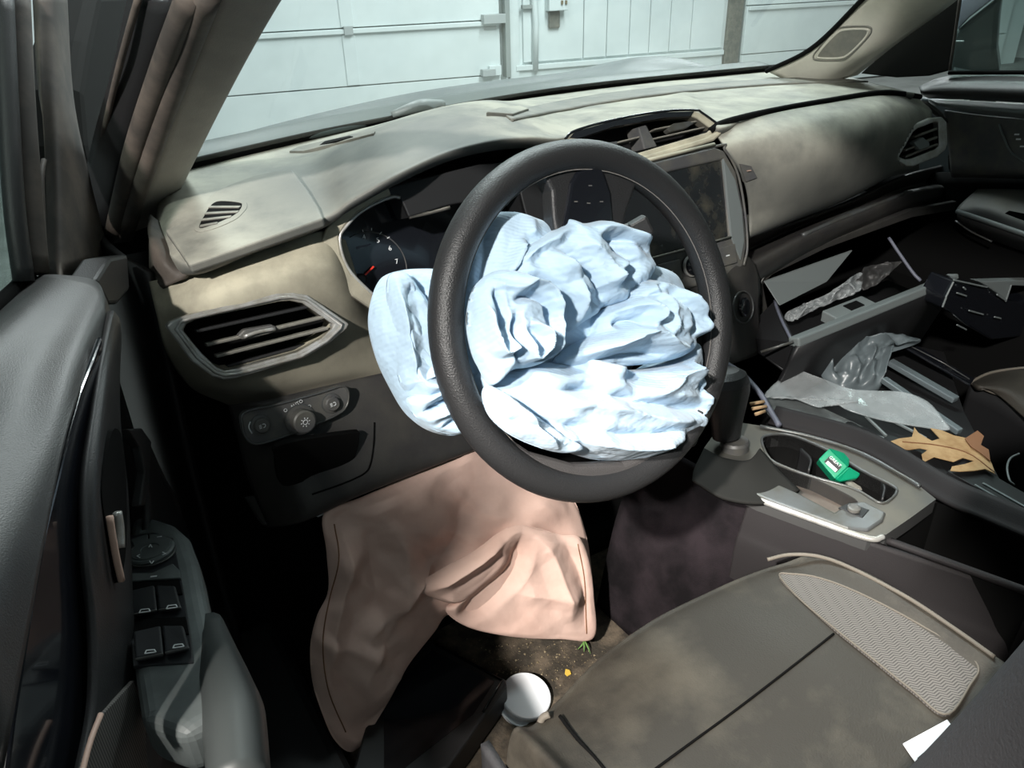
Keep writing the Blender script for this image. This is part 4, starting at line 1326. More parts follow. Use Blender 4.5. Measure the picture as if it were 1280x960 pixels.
pb = KC.pts([(930, 612), (962, 600), (1000, 617), (1043, 640), (1062, 628), (1080, 626), (1108, 640), (1104, 650), (1086, 662), (1060, 660), (1010, 642), (960, 624)], .004)
plate('shift_surround', pb, M['console_trim'], con, (0, 0, -.01), bev=.003, seg=3)
eb_ = plate('parking_brake_recess', KC.pts([(1048, 634), (1062, 628), (1087, 637), (1078, 647)], .005), M['black'], con, (0, 0, -.003), bev=.001)
lathe('parking_brake_switch', KC(1067, 637, .0055), (0, 0, 1), [(.008, 0), (.008, .004), (.005, .005)], M['grey_plastic'], eb_)
tube('deck_trim', [Zp(x, y, .678) for x, y in ((930, 617), (960, 629), (1020, 651), (1085, 673), (1104, 671))], .004, M['chrome'], con, n=30, seg=8)
# side of console, towards the driver
sd0 = [Zp(x, y, z) for x, y, z in ((790, 545, .66), (860, 585, .665), (920, 612, .67), (950, 624, .672))]
patch('console_side_shaded', [[p+np.array([.012, 0, 0]) for p in sd0], [p+np.array([.004, 0, -.06]) for p in sd0], [p+np.array([-.03, 0, -.17]) for p in sd0], [p+np.array([-.06, 0, -.33]) for p in sd0]], M['shaded_side'], con, .006)  # forward console side split off to carry the painted footwell shade
sd = [[Zp(x, y, z) for x, y, z in ((938, 619, .671), (960, 628, .672), (985, 638, .672), (1020, 652, .672), (1090, 678, .670), (1220, 722, .655), (1320, 760, .64))]]
sd.append([p+np.array([-.012, 0, -.05]) for p in sd[0]])
sd.append([p+np.array([-.02, 0, -.10]) for p in sd[0]])
sd.append([p+np.array([-.025, 0, -.32]) for p in sd[0]])
patch('console_side', sd, M['console_side'], con, .006)
tube('side_seam', [p+np.array([-.02, 0, 0]) for p in [Zp(x, y, .60) for x, y in ((945, 672), (1000, 690), (1060, 712), (1120, 728), (1165, 732), (1210, 722))]], .0018, M['tan'], con, n=30, seg=6)
tube('bin_edge', [Zp(x, y, .665) for x, y in ((1105, 674), (1160, 694), (1220, 716), (1300, 745))], .005, M['console_side'], con, n=16, seg=8)
recess('rear_bin', [Zp(x, y, .664) for x, y in ((1110, 672), (1172, 628), (1290, 670), (1330, 700), (1290, 742), (1220, 715))], M['void'], con, (0, 0, -.14))
patch('console_far_side', [[Zp(x, y, .675) for x, y in ((960, 528), (1075, 562), (1172, 622), (1230, 648), (1330, 690))], [Zp(x, y, .672) for x, y in ((972, 520), (1085, 552), (1185, 608), (1245, 635), (1340, 675))], [Zp(x, y, .672)+np.array([.01, 0, -.3]) for x, y in ((972, 520), (1085, 552), (1185, 608), (1245, 635), (1340, 675))]], M['console_side'], con, .006, toward=(0, 0, 1))
tube('far_edge_trim', [Zp(x, y, .684) for x, y in ((950, 533), (1010, 545), (1075, 566), (1130, 596), (1150, 608))], .003, M['console_trim'], con, n=24, seg=8)
# shifter
sh = lathe('shift_knob', Yp(908, 545, .07), unit((-.0, .12, 1)), [(.018, 0), (.02, .02), (.024, .045), (.028, .07), (.0275, .085), (.023, .097), (.014, .104), (.004, .106)], M['leather'], con, 28, 1.25)
lathe('knob_collar', Yp(918, 562, .06), unit((0, .1, 1)), [(.02, -.01), (.021, .012), (.019, .016)], M['grey_plastic'], sh)
patch('shift_boot', [[Zp(x, y, .70) for x, y in ((880, 560), (905, 572), (935, 575), (950, 560))], [Zp(x, y, .688) for x, y in ((868, 585), (905, 600), (945, 605), (975, 588))], [Zp(x, y, .68) for x, y in ((865, 600), (905, 622), (958, 628), (1000, 612))]], M['matte'], con, .006)

# ================================================================ DRIVER DOOR (open)
TH = math.radians(24)
DH = np.array([-.80, .50, 0])
DS = np.array([-math.sin(TH), -math.cos(TH), 0])
DN = np.array([math.cos(TH), -math.sin(TH), 0])


def D(x, y, n):
    d = ray(x, y)
    P = DH+DN*n
    return CAM+d*((P-CAM) @ DN)/(d @ DN)


def DL(s, n, z):
    return DH+DS*s+DN*n+np.array([0, 0, z])


door = thing('driver_door', 'open driver door with dark trim panel, window frame and switch armrest', 'car door', tuple(DL(.5, 0, .35)))
up_px = [[(20, 372, .0), (48, 346, .0)]]
trim_rows = [
    [D(44, 345, -.010), D(8, 378, -.010), D(-60, 440, -.010), D(-200, 570, -.010)],
    [D(70, 343, .03), D(30, 385, .035), D(-35, 450, .035), D(-190, 610, .035)],
    [D(118, 350, .070), D(62, 432, .072), D(10, 530, .074), D(-110, 760, .076)],
    [D(132, 372, .088), D(90, 452, .095), D(46, 580, .10), D(-40, 820, .104)],
    [D(140, 395, .095), D(104, 480, .104), D(74, 585, .110), D(5, 960, .115)]]
patch('upper_trim', trim_rows, M['door_pad'], door, .01)
plate('trim_end', [D(x, y, .070) for x, y in ((120, 350), (138, 322), (160, 318), (163, 362), (148, 380), (136, 380))], M['door_dark'], door, -DN*.03, bev=.004)
plate('sail_base', [D(x, y, .002) for x, y in ((60, 335), (140, 312), (158, 318), (158, 372), (60, 360))], M['door_dark'], door, -DN*.01, bev=.002)
ig = [D(x, y, .106) for x, y in ((129, 420), (118, 450), (102, 490), (80, 570), (58, 660), (40, 760), (18, 900), (8, 980), (108, 980), (120, 900), (118, 780), (108, 690), (106, 600), (116, 520), (128, 450))]
plate('gloss_inlay', ig, M['gloss'], door, -DN*.006, bev=.002)
mid_rows = [
    [D(142, 388, .100), D(128, 450, .108), D(116, 520, .112), D(106, 600, .114), D(108, 690, .116), D(118, 780, .118), D(118, 880, .12), D(100, 980, .12)],
    [D(150, 400, .100), D(140, 460, .112), D(132, 530, .118), D(128, 610, .120), D(132, 690, .120), D(145, 780, .118), D(150, 880, .118), D(140, 980, .118)],
    [D(152, 420, .09), D(150, 480, .104), D(152, 540, .106), D(160, 610, .100), D(164, 690, .10), D(168, 780, .11), D(175, 880, .11), D(190, 980, .11)]]
patch('middle_trim', mid_rows, M['door_dark'], door, .006)
plate('handle_recess', smooth_loop([D(x, y, .1215) for x, y in ((128, 600), (140, 540), (152, 545), (158, 600), (158, 680), (150, 728), (140, 690), (130, 640))], 30), M['void'], door, -DN*.004, bev=0)
hd = tube('door_handle', [D(x, y, .126) for x, y in ((137, 645), (141, 672), (146, 700), (152, 726))], .0028, M['tan'], door, n=12, seg=8)
tube('handle_lever', [D(x, y, .124) for x, y in ((146, 640), (149, 660), (150, 685))], .004, M['chrome'], door, n=10, seg=8)
# lower door panel
low = [[D(165, 540, .085), D(185, 640, .075), D(170, 840, .10), D(185, 1000, .11)], [D(190, 560, .085), D(240, 680, .07), D(300, 900, .08), D(320, 1020, .09)], [D(210, 640, .06), D(260, 760, .05), D(320, 960, .05), D(330, 1060, .06)]]
patch('lower_panel', low, M['door_dark'], door, .006)
plate('panel_edge', [D(x, y, .09) for x, y in ((160, 536), (178, 535), (190, 552), (187, 600), (182, 632), (176, 632), (182, 590), (176, 560))], M['door_dark'], door, -DN*.01, bev=.002)
plate('fabric_insert', [D(x, y, .122) for x, y in ((126, 895), (168, 850), (182, 900), (186, 990), (95, 990))], M['herring'], door, -DN*.004, bev=.001)
tube('insert_edge', [D(x, y, .124) for x, y in ((126, 893), (112, 930), (98, 985))], .0022, M['tan'], door, n=8, seg=8)
# armrest with the switches
ARP = Plane(Zp(200, 720, .795), (0, .10, 1))
ar = ARP.pts([(165, 642), (190, 643), (218, 652), (236, 668), (248, 700), (258, 750), (270, 800), (285, 840), (296, 880), (230, 920), (175, 900), (165, 830), (160, 760), (155, 690)])
am = plate('armrest', ar, M['switch_plate'], door, (0, 0, -.05), bev=.012, seg=4)
plate('switch_deck', ARP.pts([(158, 670), (192, 665), (216, 672), (222, 700), (228, 730), (238, 790), (242, 828), (166, 833), (160, 760)], .0015), M['button'], door, (0, 0, -.004), bev=.001)
md = lathe('mirror_dial', ARP(189, 691, .002), ARP.n, [(.0235, 0), (.0235, .003), (.0215, .0045), (.019, .0045), (.0185, .0055), (.009, .006), (.0085, .005), (.002, .005)], M['switch_plate'], door)
tube('dial_ring', [ARP(189, 691, .005)+.0232*(math.cos(a)*RT*1+math.sin(a)*np.cross(ARP.n, RT)) for a in np.linspace(0, 2*math.pi, 33)[:-1]], .0011, M['console_trim'], md, True, 6)
for x0, y0, x1, y1 in ((186, 684, 188, 680.5), (188, 680.5, 190, 684), (187, 701, 189.5, 704.5), (189.5, 704.5, 192, 701), (203, 690, 207, 692), (203, 693.5, 207, 692), (175, 693, 171, 695), (175, 697, 171, 695)):
    bar('dial_arrow', ARP(x0, y0, .0085), ARP(x1, y1, .0085), .0009, .0005, M['white'], md, up=ARP.n, bev=0)
for pts_ in ([(163, 674), (184, 667), (185, 677), (168, 684)], [(186, 667), (206, 668), (214, 682), (204, 683), (196, 678), (187, 677)]):
    plate('mirror_select_button', ARP.pts(pts_, .004), M['switch_plate'], door, (0, 0, -.005), bev=.001)
bar('button_mark', ARP(196, 672, .0045), ARP(202, 671, .0045), .003, .0005, M['white'], door, up=ARP.n, bev=0)
lb = plate('lock_button', ARP.pts([(162, 716), (190, 716), (216, 704), (224, 712), (226, 722), (164, 726)], .005), M['switch_plate'], door, (0, 0, -.006), bev=.001)
bar('button_mark', ARP(188, 721, .0055), ARP(196, 720, .0055), .002, .0005, M['white'], lb, up=ARP.n, bev=0)
for a, b in (((164, 727), (228, 742)), ((166, 774), (236, 792))):
    plate('switch_well', ARP.pts([a, (b[0]-4, a[1]-3), (b[0], b[1]), (a[0]+1, b[1]+5)], .003), M['void'], door, (0, 0, -.002), bev=0)
for pts_, mk in (([(167, 748), (196, 741), (198, 767), (168, 773)], (181, 764)), ([(198, 741), (222, 742), (228, 764), (200, 767)], (215, 759)),
                 ([(170, 800), (204, 792), (206, 822), (171, 829)], (188, 815)), ([(206, 792), (232, 792), (238, 814), (208, 821)], (223, 808))):
    P3 = ARP.pts(pts_, .003)
    hgt = [.002, .002, .010, .010]
    top = [p+ARP.n*h for p, h in zip(P3, [.010, .010, .005, .005])]
    n4 = len(P3)
    sw = mesh_obj('window_switch', P3+top, [(3, 2, 1, 0), (4, 5, 6, 7)]+[(i, (i+1) % 4, 4+(i+1) % 4, 4+i) for i in range(4)], M['button'], door, False)
    bevel(sw, .002, 3)
    for (dx0, dy0), (dx1, dy1) in (((-7, 2), (-5, -2)), ((-5, -2), (5, -3)), ((5, -3), (7, 0)), ((-7, 2), (7, 0))):
        bar('switch_mark', ARP(mk[0]+dx0, mk[1]+dy0, .0102), ARP(mk[0]+dx1, mk[1]+dy1, .0102), .0009, .0006, M['white'], sw, up=ARP.n, bev=0)
    bar('switch_lip', P3[3]+ARP.n*.004, P3[2]+ARP.n*.004, .002, .002, M['console_trim'], sw, up=ARP.n, bev=.0005)
# pull handle bolster
tube('pull_handle', [ARP(x, y, z) for x, y, z in ((262, 780, -.015), (280, 850, -.01), (292, 900, -.012), (300, 985, -.02))], [.012, .02, .024, .022], M['grip_shaded'], door, n=20)
# window frame and sail panel
sail = [[D(47, -10, .0), D(50, 100, .0), D(56, 200, .0), D(58, 342, .0)], [D(70, -10, .012), D(74, 100, .014), D(80, 200, .018), D(86, 344, .022)], [D(84, -10, .0), D(92, 120, .0), D(112, 220, .004), D(137, 320, .008)]]
patch('sail_panel', sail, M['rubber'], door, .012)
tube('sail_seam', [D(55, 200, .002), D(52, 230, .004), D(57, 343, .006)], .003, M['rubber'], door, n=10, seg=6)
tube('frame_rubber', [D(22, -10, .0), D(28, 120, .0), D(36, 230, .0), D(46, 342, .0)], .012, M['rubber'], door, n=16)
tube('glass_channel', [D(4, -10, -.004), D(10, 130, -.004), D(18, 260, -.004), D(30, 352, -.004)], .010, M['door_dark'], door, n=16)
tube('belt_seal', [D(36, 346, -.012), D(-10, 388, -.012), D(-90, 450, -.012)], .008, M['void'], door, n=12)
plate('window_glass', [D(2, -40, -.02), D(8, 130, -.02), D(24, 356, -.02), D(-60, 430, -.02), D(-160, 430, -.02), D(-160, -40, -.02)], M['side_glass'], door, -DN*.004, bev=0)
dm = thing('door_mirror', 'black exterior mirror housing outside the driver door', 'mirror', tuple(D(130, 300, -.12)))
plate('mirror_housing', [D(x, y, -.10) for x, y in ((122, -14), (108, 50), (98, 110), (104, 180), (118, 240), (134, 300), (160, 300), (180, 200), (215, 60), (230, -14))], M['matte'], dm, -DN*.09, bev=.02, seg=3)
bar('mirror_arm', D(125, 290, -.05), D(128, 270, -.14), .06, .04, M['matte'], dm)
# door shell
dsh = [DL(s, -.05, z) for s, z in ((.0, 1.0), (.0, .35), (1.05, .38), (1.05, 1.02))]
plate('outer_skin', dsh, M['paint'], door, DN*.02, bev=.006)
patch('inner_shell', [[DL(.02, -.01, .98), DL(.5, .02, .98), DL(1.04, .02, .98)], [DL(.02, -.01, .6), DL(.5, .04, .6), DL(1.04, .04, .6)], [DL(.02, -.01, .36), DL(.5, .02, .38), DL(1.04, .02, .38)]], M['door_dark'], door, .006)

# ================================================================ PASSENGER DOOR (closed)
pdr = thing('passenger_door', 'closed passenger door with padded belt, armrest and window', 'car door', (.8, 0, .35))
bp = [[Xp(1148, 108, .79), Xp(1175, 97, .795), Xp(1215, 92, .80), Xp(1290, 92, .80), Xp(1420, 92, .80)],
      [Xp(1150, 113, .765), Xp(1178, 107, .76), Xp(1218, 106, .758), Xp(1290, 107, .758), Xp(1420, 110, .758)],
      [Xp(1152, 118, .765), Xp(1180, 117, .755), Xp(1218, 117, .75), Xp(1290, 120, .75), Xp(1420, 124, .75)],
      [Xp(1160, 123, .78), Xp(1188, 124, .772), Xp(1220, 125, .77), Xp(1290, 129, .77), Xp(1420, 134, .77)]]
patch('belt_pad', bp, M['door_pad'], pdr, .01)
ut = [[Xp(1160, 124, .782), Xp(1188, 125, .776), Xp(1220, 126, .776), Xp(1290, 130, .776), Xp(1420, 135, .776)],
      [Xp(1172, 130, .768), Xp(1200, 134, .762), Xp(1235, 137, .76), Xp(1290, 142, .76), Xp(1420, 150, .76)],
      [Xp(1185, 136, .785), Xp(1210, 140, .78), Xp(1240, 144, .78), Xp(1290, 150, .78), Xp(1420, 160, .78)]]
patch('trim_rail', ut, M['pale_grey'], pdr, .008)
mp_ = [[Xp(1180, 138, .79), Xp(1215, 143, .788), Xp(1290, 150, .788), Xp(1420, 160, .788)],
       [Xp(1185, 180, .79), Xp(1215, 180, .785), Xp(1290, 182, .785), Xp(1420, 186, .785)],
       [Xp(1188, 214, .79), Xp(1215, 214, .78), Xp(1290, 215, .78), Xp(1420, 218, .78)],
       [Xp(1190, 222, .82), Xp(1215, 222, .82), Xp(1290, 224, .82), Xp(1420, 226, .82)]]
patch('middle_panel', mp_, M['grey_plastic'], pdr, .008)
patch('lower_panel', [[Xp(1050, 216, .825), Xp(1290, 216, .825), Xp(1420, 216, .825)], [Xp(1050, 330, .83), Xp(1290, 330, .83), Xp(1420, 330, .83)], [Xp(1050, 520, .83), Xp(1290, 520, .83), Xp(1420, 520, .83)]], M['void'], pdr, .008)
am2 = [[Xp(1222, 236, .80), Xp(1250, 236, .80), Xp(1290, 237, .80), Xp(1400, 240, .80)],
       [Xp(1198, 258, .755), Xp(1235, 258, .745), Xp(1290, 275, .745), Xp(1400, 300, .745)],
       [Xp(1196, 268, .745), Xp(1235, 276, .735), Xp(1290, 294, .735), Xp(1400, 325, .735)],
       [Xp(1198, 276, .755), Xp(1235, 288, .745), Xp(1290, 306, .745), Xp(1400, 340, .745)],
       [Xp(1205, 285, .82), Xp(1240, 300, .82), Xp(1290, 318, .82), Xp(1400, 350, .82)]]
patch('armrest', am2, M['console'], pdr, .008)
tube('armrest_trim', [Xp(1196, 264, .738), Xp(1235, 277, .73), Xp(1290, 296, .73)], .005, M['pale_grey'], pdr, n=14, seg=8)
plate('armrest_pull', [Xp(x, y, .743) for x, y in ((1252, 270), (1262, 264), (1282, 268), (1282, 278), (1262, 276))], M['void'], pdr, (-.002, 0, .002), bev=.001)
tube('pocket_edge', [Xp(1194, 276, .77), Xp(1215, 290, .77), Xp(1240, 302, .77)], .002, M['console_trim'], pdr, n=10, seg=6)
tube('handle_bezel', [Xp(1249, 155, .782), Xp(1254, 170, .78), Xp(1264, 190, .78), Xp(1285, 206, .78)], .0018, M['pale_grey'], pdr, n=16, seg=6)
for x, y in ((1274, 174), (1279, 183), (1272, 168)):
    bar('button_mark', Xp(x-4, y, .777), Xp(x+2, y, .777), .003, .001, M['white'], pdr, up=(-1, 0, 0), bev=0)
sailr = [Xp(x, y, .775) for x, y in ((1075, 92), (1110, 60), (1150, 28), (1202, -14), (1199, 0), (1190, 60), (1186, 88), (1160, 95), (1120, 97))]
plate('sail_panel', sailr, M['matte'], pdr, (.012, 0, 0), bev=.003)
tube('glass_channel', [Xp(1201, -10, .772), Xp(1193, 50, .772), Xp(1187, 88, .774)], .003, M['rubber'], pdr, n=10, seg=8)
tube('belt_seal', [Xp(1186, 91, .79), Xp(1290, 90.5, .79), Xp(1420, 91, .79)], .004, M['void'], pdr, n=8, seg=8)
plate('window_glass', [Xp(x, y, .80) for x, y in ((1186, 91), (1203, -20), (1420, -60), (1420, 91))], M['side_glass'], pdr, (.004, 0, 0), bev=0)
plate('outer_skin', [(.86, .45, 1.03), (.86, -.7, 1.05), (.86, -.7, .36), (.86, .45, .36)], M['paint'], pdr, (.015, 0, 0), bev=.004)
mr_ = thing('door_mirror', 'dark exterior mirror housing outside the passenger window', 'mirror', tuple(Xp(1215, 92, 1.0)))
mh = [Xp(x, y, .98) for x, y in ((1183, 96), (1190, 44), (1210, 26), (1253, -8), (1249, 20), (1246, 60), (1250, 94))]
plate('mirror_housing', mh, M['mirror_shell'], mr_, (.10, .05, 0), bev=.012, seg=3)
bar('mirror_arm', (.87, .32, 1.04), tuple(Xp(1205, 92, 1.0)), .05, .03, M['mirror_shell'], mr_)
plate('mirror_cap', [Xp(x, y, .975) for x, y in ((1197, 38), (1200, 4), (1215, -14), (1256, -14), (1240, 0), (1212, 22))], M['cable'], mr_, (.03, .02, 0), bev=.004)
bar('mirror_mark', Xp(1193, 51.5, .97), Xp(1205, 51.5, .97), .004, .003, M['white'], mr_)

# ================================================================ PASSENGER SEAT CORNER
ps = thing('car_seat', 'passenger seat cushion corner with pale piped edge', 'car seat', (.45, -.3, .335))
pc = [[Zp(1212, 478, .60), Zp(1245, 464, .605), Zp(1300, 458, .605), Zp(1400, 470, .60)], [Zp(1222, 482, .615), Zp(1255, 480, .625), Zp(1300, 478, .625), Zp(1400, 490, .62)], [Zp(1250, 496, .61), Zp(1285, 505, .62), Zp(1330, 512, .625), Zp(1420, 520, .62)], [Zp(1300, 540, .60), Zp(1330, 550, .61), Zp(1380, 560, .62), Zp(1460, 570, .62)]]
patch('seat_cushion', pc, M['seat'], ps, .01, toward=(0, 0, 1))
tube('seat_piping', [Zp(1212, 478, .604), Zp(1235, 467, .608), Zp(1260, 462, .608), Zp(1300, 458, .608)], .0028, M['piping'], ps, n=16, seg=6)
tube('seat_piping', [Zp(1214, 479, .604), Zp(1240, 490, .608), Zp(1270, 500, .608), Zp(1310, 520, .604)], .003, M['piping'], ps, n=16, seg=6)
pcs = [[Zp(1212, 479, .598), Zp(1250, 497, .60), Zp(1310, 535, .595)], [Zp(1212, 479, .598)-np.array([0, 0, .25]), Zp(1250, 497, .60)-np.array([0, 0, .25]), Zp(1310, 535, .595)-np.array([0, 0, .25])]]
patch('seat_side', pcs, M['black'], ps, .01)

# ================================================================ LOOSE THINGS
# on the driver floor
disc = thing('plastic_lid', 'round white plastic lid lying on the carpet beside the seat', 'lid', tuple(Zp(655, 872, .337)))  # a plastic lid lying on the carpet, not a container
dn = unit((.05, -.25, 1))
lathe('lid_top', Zp(657, 872, .345), dn, [(.036, -.006), (.0375, -.004), (.0375, .006), (.036, .0075), (.034, .0068), (.005, .0068)], M['white_card'], disc, 48)
for o_ in list(disc.children):
    o_.data.polygons.foreach_set('use_smooth', [False]*len(o_.data.polygons))
lathe('lid_rim', Zp(655, 878, .34), dn, [(.039, -.003), (.039, .001), (.036, .002)], M['white_card'], disc, 48)
tr = thing('black_tray', 'black plastic tray with glossy edge lying on the dark carpet', 'tray', tuple(Zp(580, 880, .337)))
TP = Plane((0, 0, .385), (0, 0, 1))
t_o = TP.pts([(538, 800), (632, 848), (634, 856), (607, 893), (560, 960), (430, 1000), (470, 860)])
plate('tray_body', t_o, M['black'], tr, (0, 0, -.048), bev=.004)
tube('tray_edge', TP.pts([(545, 806), (628, 850), (604, 890)], .001), .0022, M['gloss'], tr, seg=8)
plate('tray_inset', TP.pts([(540, 812), (618, 852), (592, 892), (480, 980), (480, 870)], .0008), M['gloss'], tr, (0, 0, -.002), bev=0)
vsx, fsx = [], []
for i in range(420):
    x = random.gauss(665, 60)
    y = random.gauss(825, 24)
    if y < 796 or y > 905 or x < 560 or x > 800:
        continue
    p = Zp(x, y, .3365)
    s_ = .0007+.0022*random.random()**3
    a = random.uniform(0, 6.3)
    k = len(vsx)
    for dx, dy, dz in ((-1, -.5, 0), (1, -.6, 0), (.4, .8, 0), (-.1, 0, .9)):
        vsx.append(p+s_*np.array([dx*math.cos(a)-dy*math.sin(a), dx*math.sin(a)+dy*math.cos(a), dz]))
    fsx += [(k, k+2, k+1), (k, k+1, k+3), (k+1, k+2, k+3), (k+2, k, k+3)]
tag(mesh_obj('floor_crumbs', vsx, fsx, M['crumb'], None, False), 'scattered tan crumbs and grit on the dirty carpet', 'crumbs', kind='stuff')
gs = thing('grass_sprig', 'small green grass sprig on carpet by the pink cloth corner', 'grass', tuple(Zp(732, 806, .337)))
for a, b in (((727, 795), (738, 817)), ((728, 795), (730, 815)), ((731, 800), (722, 812))):
    tube('grass_blade', [Zp(*a, .345), Zp((a[0]+b[0])/2+1, (a[1]+b[1])/2, .348), Zp(*b, .339)], [.0012, .0014, .0004], M['grass'], gs, n=6, seg=5)
yl = plate('leaf_scrap', [Zp(x, y, .3395) for x, y in ((707, 836), (712, 837), (714, 842), (709, 845), (706, 842))], M['yellow'], None, (0, 0, -.0015), bev=.0003)
tag(yl, 'tiny yellow leaf scrap on the carpet near the seat', 'leaf')
wt = plate('plastic_clip', [Yp(x, y, .262) for x, y in ((393, 645), (398, 641), (405, 640), (406, 643), (398, 647))], M['white_card'], None, (0, .006, 0), bev=.001)
tag(wt, 'small white plastic clip under the dashboard edge beside the pink cloth', 'clip')
# card on the seat
cardp = [seatpt(x, y, .003) for x, y in ((1128, 932), (1183, 902), (1215, 945), (1152, 968))]
cd_ = plate('paper_card', cardp, M['white_card'], None, (0, 0, -.0012), bev=0)
tag(cd_, 'white paper card tucked against the driver seat backrest', 'card')
for k in range(3):
    q = [seatpt(x, y, .0034) for x, y in ((1146+k*3, 951-k*2), (1154+k*3, 944-k*2))]
    bar('printed_line', q[0], q[1], .0008, .0004, M['black'], cd_, bev=0)
# green carton in the cup holder
gx = Zp(1050, 580, .672)
ga, gb_ = unit(Zp(1075, 592, .672)-Zp(1035, 572, .672)), None
gc = thing('green_carton', 'small green carton with white GREAT lettering in the cup holder', 'carton', tuple(Zp(1050, 590, .605)))
FP = Plane(Zp(1046, 580, .69), unit((-.55, -.45, .70)))
f_front = FP.pts([(1024, 571), (1036, 561), (1060, 585), (1045, 598)])
GN = FP.n
plate('carton_body', FP.pts([(1023, 574), (1037, 560), (1061, 583), (1044, 599)]), M['green'], gc, -GN*.03, bev=.002)
plate('carton_flap', [FP(1037, 560, .001), FP(1055, 566, -.012), FP(1062, 574, -.012), FP(1061, 583, .001), FP(1050, 573, .002)], M['green'], gc, -GN*.004, bev=.001)
plate('carton_tray', [FP(1044, 599, .004), FP(1061, 583, .004), FP(1076, 592, -.004), FP(1072, 598, -.008), FP(1050, 602, -.002)], M['green'], gc, -GN*.018, bev=.002)
plate('carton_print', FP.pts([(1030, 577), (1037, 570), (1052, 584), (1045, 591)], .0006), M['black'], gc, -GN*.001, bev=0)
r_dir = FP(1049, 586, 0)-FP(1035, 573, 0)
u_dir = FP(1036, 569, 0)-FP(1030, 577, 0)
text('carton_lettering', 'GREAT', FP(1044, 577, .0012), r_dir, u_dir, .0062, M['white'], gc)
plate('carton_print_block', FP.pts([(1032, 579), (1035, 576), (1047, 587), (1044, 590)], .0012), M['white'], gc, -GN*.0004, bev=0)
plate('carton_end', [Zp(x, y, .655) for x, y in ((1055, 600), (1072, 598), (1078, 612), (1062, 608))], M['slat'], gc, (0, 0, -.004), bev=.001)

# dark pile base on the passenger side so the loose trim has something to lie on
base_p = [[Zp(955, 490, .61), Zp(1030, 450, .61), Zp(1110, 425, .60), Zp(1180, 440, .59)], [Zp(960, 515, .63), Zp(1050, 505, .63), Zp(1130, 505, .62), Zp(1205, 515, .605)], [Zp(985, 525, .645), Zp(1075, 546, .645), Zp(1170, 570, .64), Zp(1250, 600, .62)], [Zp(1085, 552, .65), Zp(1130, 576, .65), Zp(1200, 616, .64), Zp(1290, 660, .62)]]
base_p = [[p*np.array([1, 1, 0])+np.array([0, 0, .34]) for p in base_p[0]]]+base_p+[[p*np.array([1, 1, 0])+np.array([0, 0, .34]) for p in base_p[3]]]
bpl = [[np.asarray(p) for p in r] for r in base_p]
V_, F_ = [], []
for r in bpl:
    V_ += [r[0]*np.array([1, 1, 0])+np.array([0, 0, .34])]+r+[r[-1]*np.array([1, 1, 0])+np.array([0, 0, .34])]
un = mesh_obj('storage_box', V_, grid_faces(6, 6), M['black'], None, False)
tag(un, 'dark bin under the heap of loose trim beside the console', 'storage box')


def sheet(name, px, z_of, mtl, label, cat, amp=.004, sc=40., th=.002, group=None, n=26, seed=0., parent=None):
    """thin crumpled sheet: outline in pixels, height per pixel; polar fill"""
    O = spline(np.array(px, float), 72, True) if len(px) > 9 else np.array([np.array(px[i])*(1-t)+np.array(px[(i+1) % len(px)])*t for i in range(len(px)) for t in np.linspace(0, 1, 10)[:-1]])
    c = O.mean(0)
    na = len(O)
    V_ = []
    for t in np.linspace(0, 1, n):
        for q in O:
            w = c+t*(q-c)
            z = z_of(w[0], w[1])+amp*(1-2*abs(noise.fractal(Vector((w[0]*sc/1000+seed, w[1]*sc/1000, seed)), 1, 2, 3)))
            V_.append(Zp(w[0], w[1], z))
    F = grid_faces(n, na, True)
    nn = np.cross(np.array(V_[na*5+1])-V_[na*5], np.array(V_[na*6])-V_[na*5])
    if nn @ (CAM-V_[0]) < 0:
        F = [f[::-1] for f in F]
    o = mesh_obj(name, V_, F, mtl, parent)
    solid(o, th)
    if label:
        tag(o, label, cat, group)
    return o


BGP = Plane(Zp(1080, 455, .655), unit((-.25, -.45, .75)))
bg = merge_pillows('plastic_bag', [pillow(BGP, [(1026, 440), (1034, 422), (1060, 418), (1090, 415), (1120, 419), (1148, 424), (1147, 429), (1118, 432), (1112, 444), (1104, 466), (1098, 488), (1075, 492), (1046, 486), (1028, 472), (1020, 456)], 0., .022,
    [([(1035, 425), (1030, 450), (1036, 475)], .012, 9), ([(1050, 422), (1040, 445), (1048, 480)], -.012, 8), ([(1048, 440), (1080, 432), (1115, 432)], .012, 7), ([(1050, 428), (1075, 421), (1100, 424)], -.010, 5), ([(1060, 450), (1065, 470), (1060, 488)], .010, 8), ([(1085, 440), (1082, 465), (1085, 488)], .012, 8), ([(1095, 445), (1075, 468), (1072, 488)], -.010, 7), ([(1112, 434), (1104, 450), (1096, 484)], .012, 6)], .004, .05, 3.3, na=110, nr=36, rot=1.3)], M['bag_black'])
tag(bg, 'crumpled dark plastic bag on the heap below the glove box', 'bag')
sheet('clear_trim', [(955, 495), (990, 464), (1020, 470), (1060, 485), (1090, 488), (1130, 490), (1160, 502), (1180, 525), (1186, 537), (1150, 533), (1100, 524), (1060, 512), (1036, 498), (1032, 507), (1020, 508), (990, 497)], lambda x, y: .655+.0004*(520-y), M['clear'], 'torn strip of clear glossy plastic across the heap', 'plastic strip', .0035, 12, .002, seed=1.1)
sheet('clear_cover', [(958, 498), (1000, 498), (1040, 515), (1100, 545), (1150, 590), (1190, 615), (1185, 622), (1140, 600), (1080, 560), (1010, 535), (965, 522)], lambda x, y: .650-.0001*(x-960), M['clear_dark'], 'smoked clear panel lying along the console side', 'plastic panel', .004, 14, .002, seed=5.5)
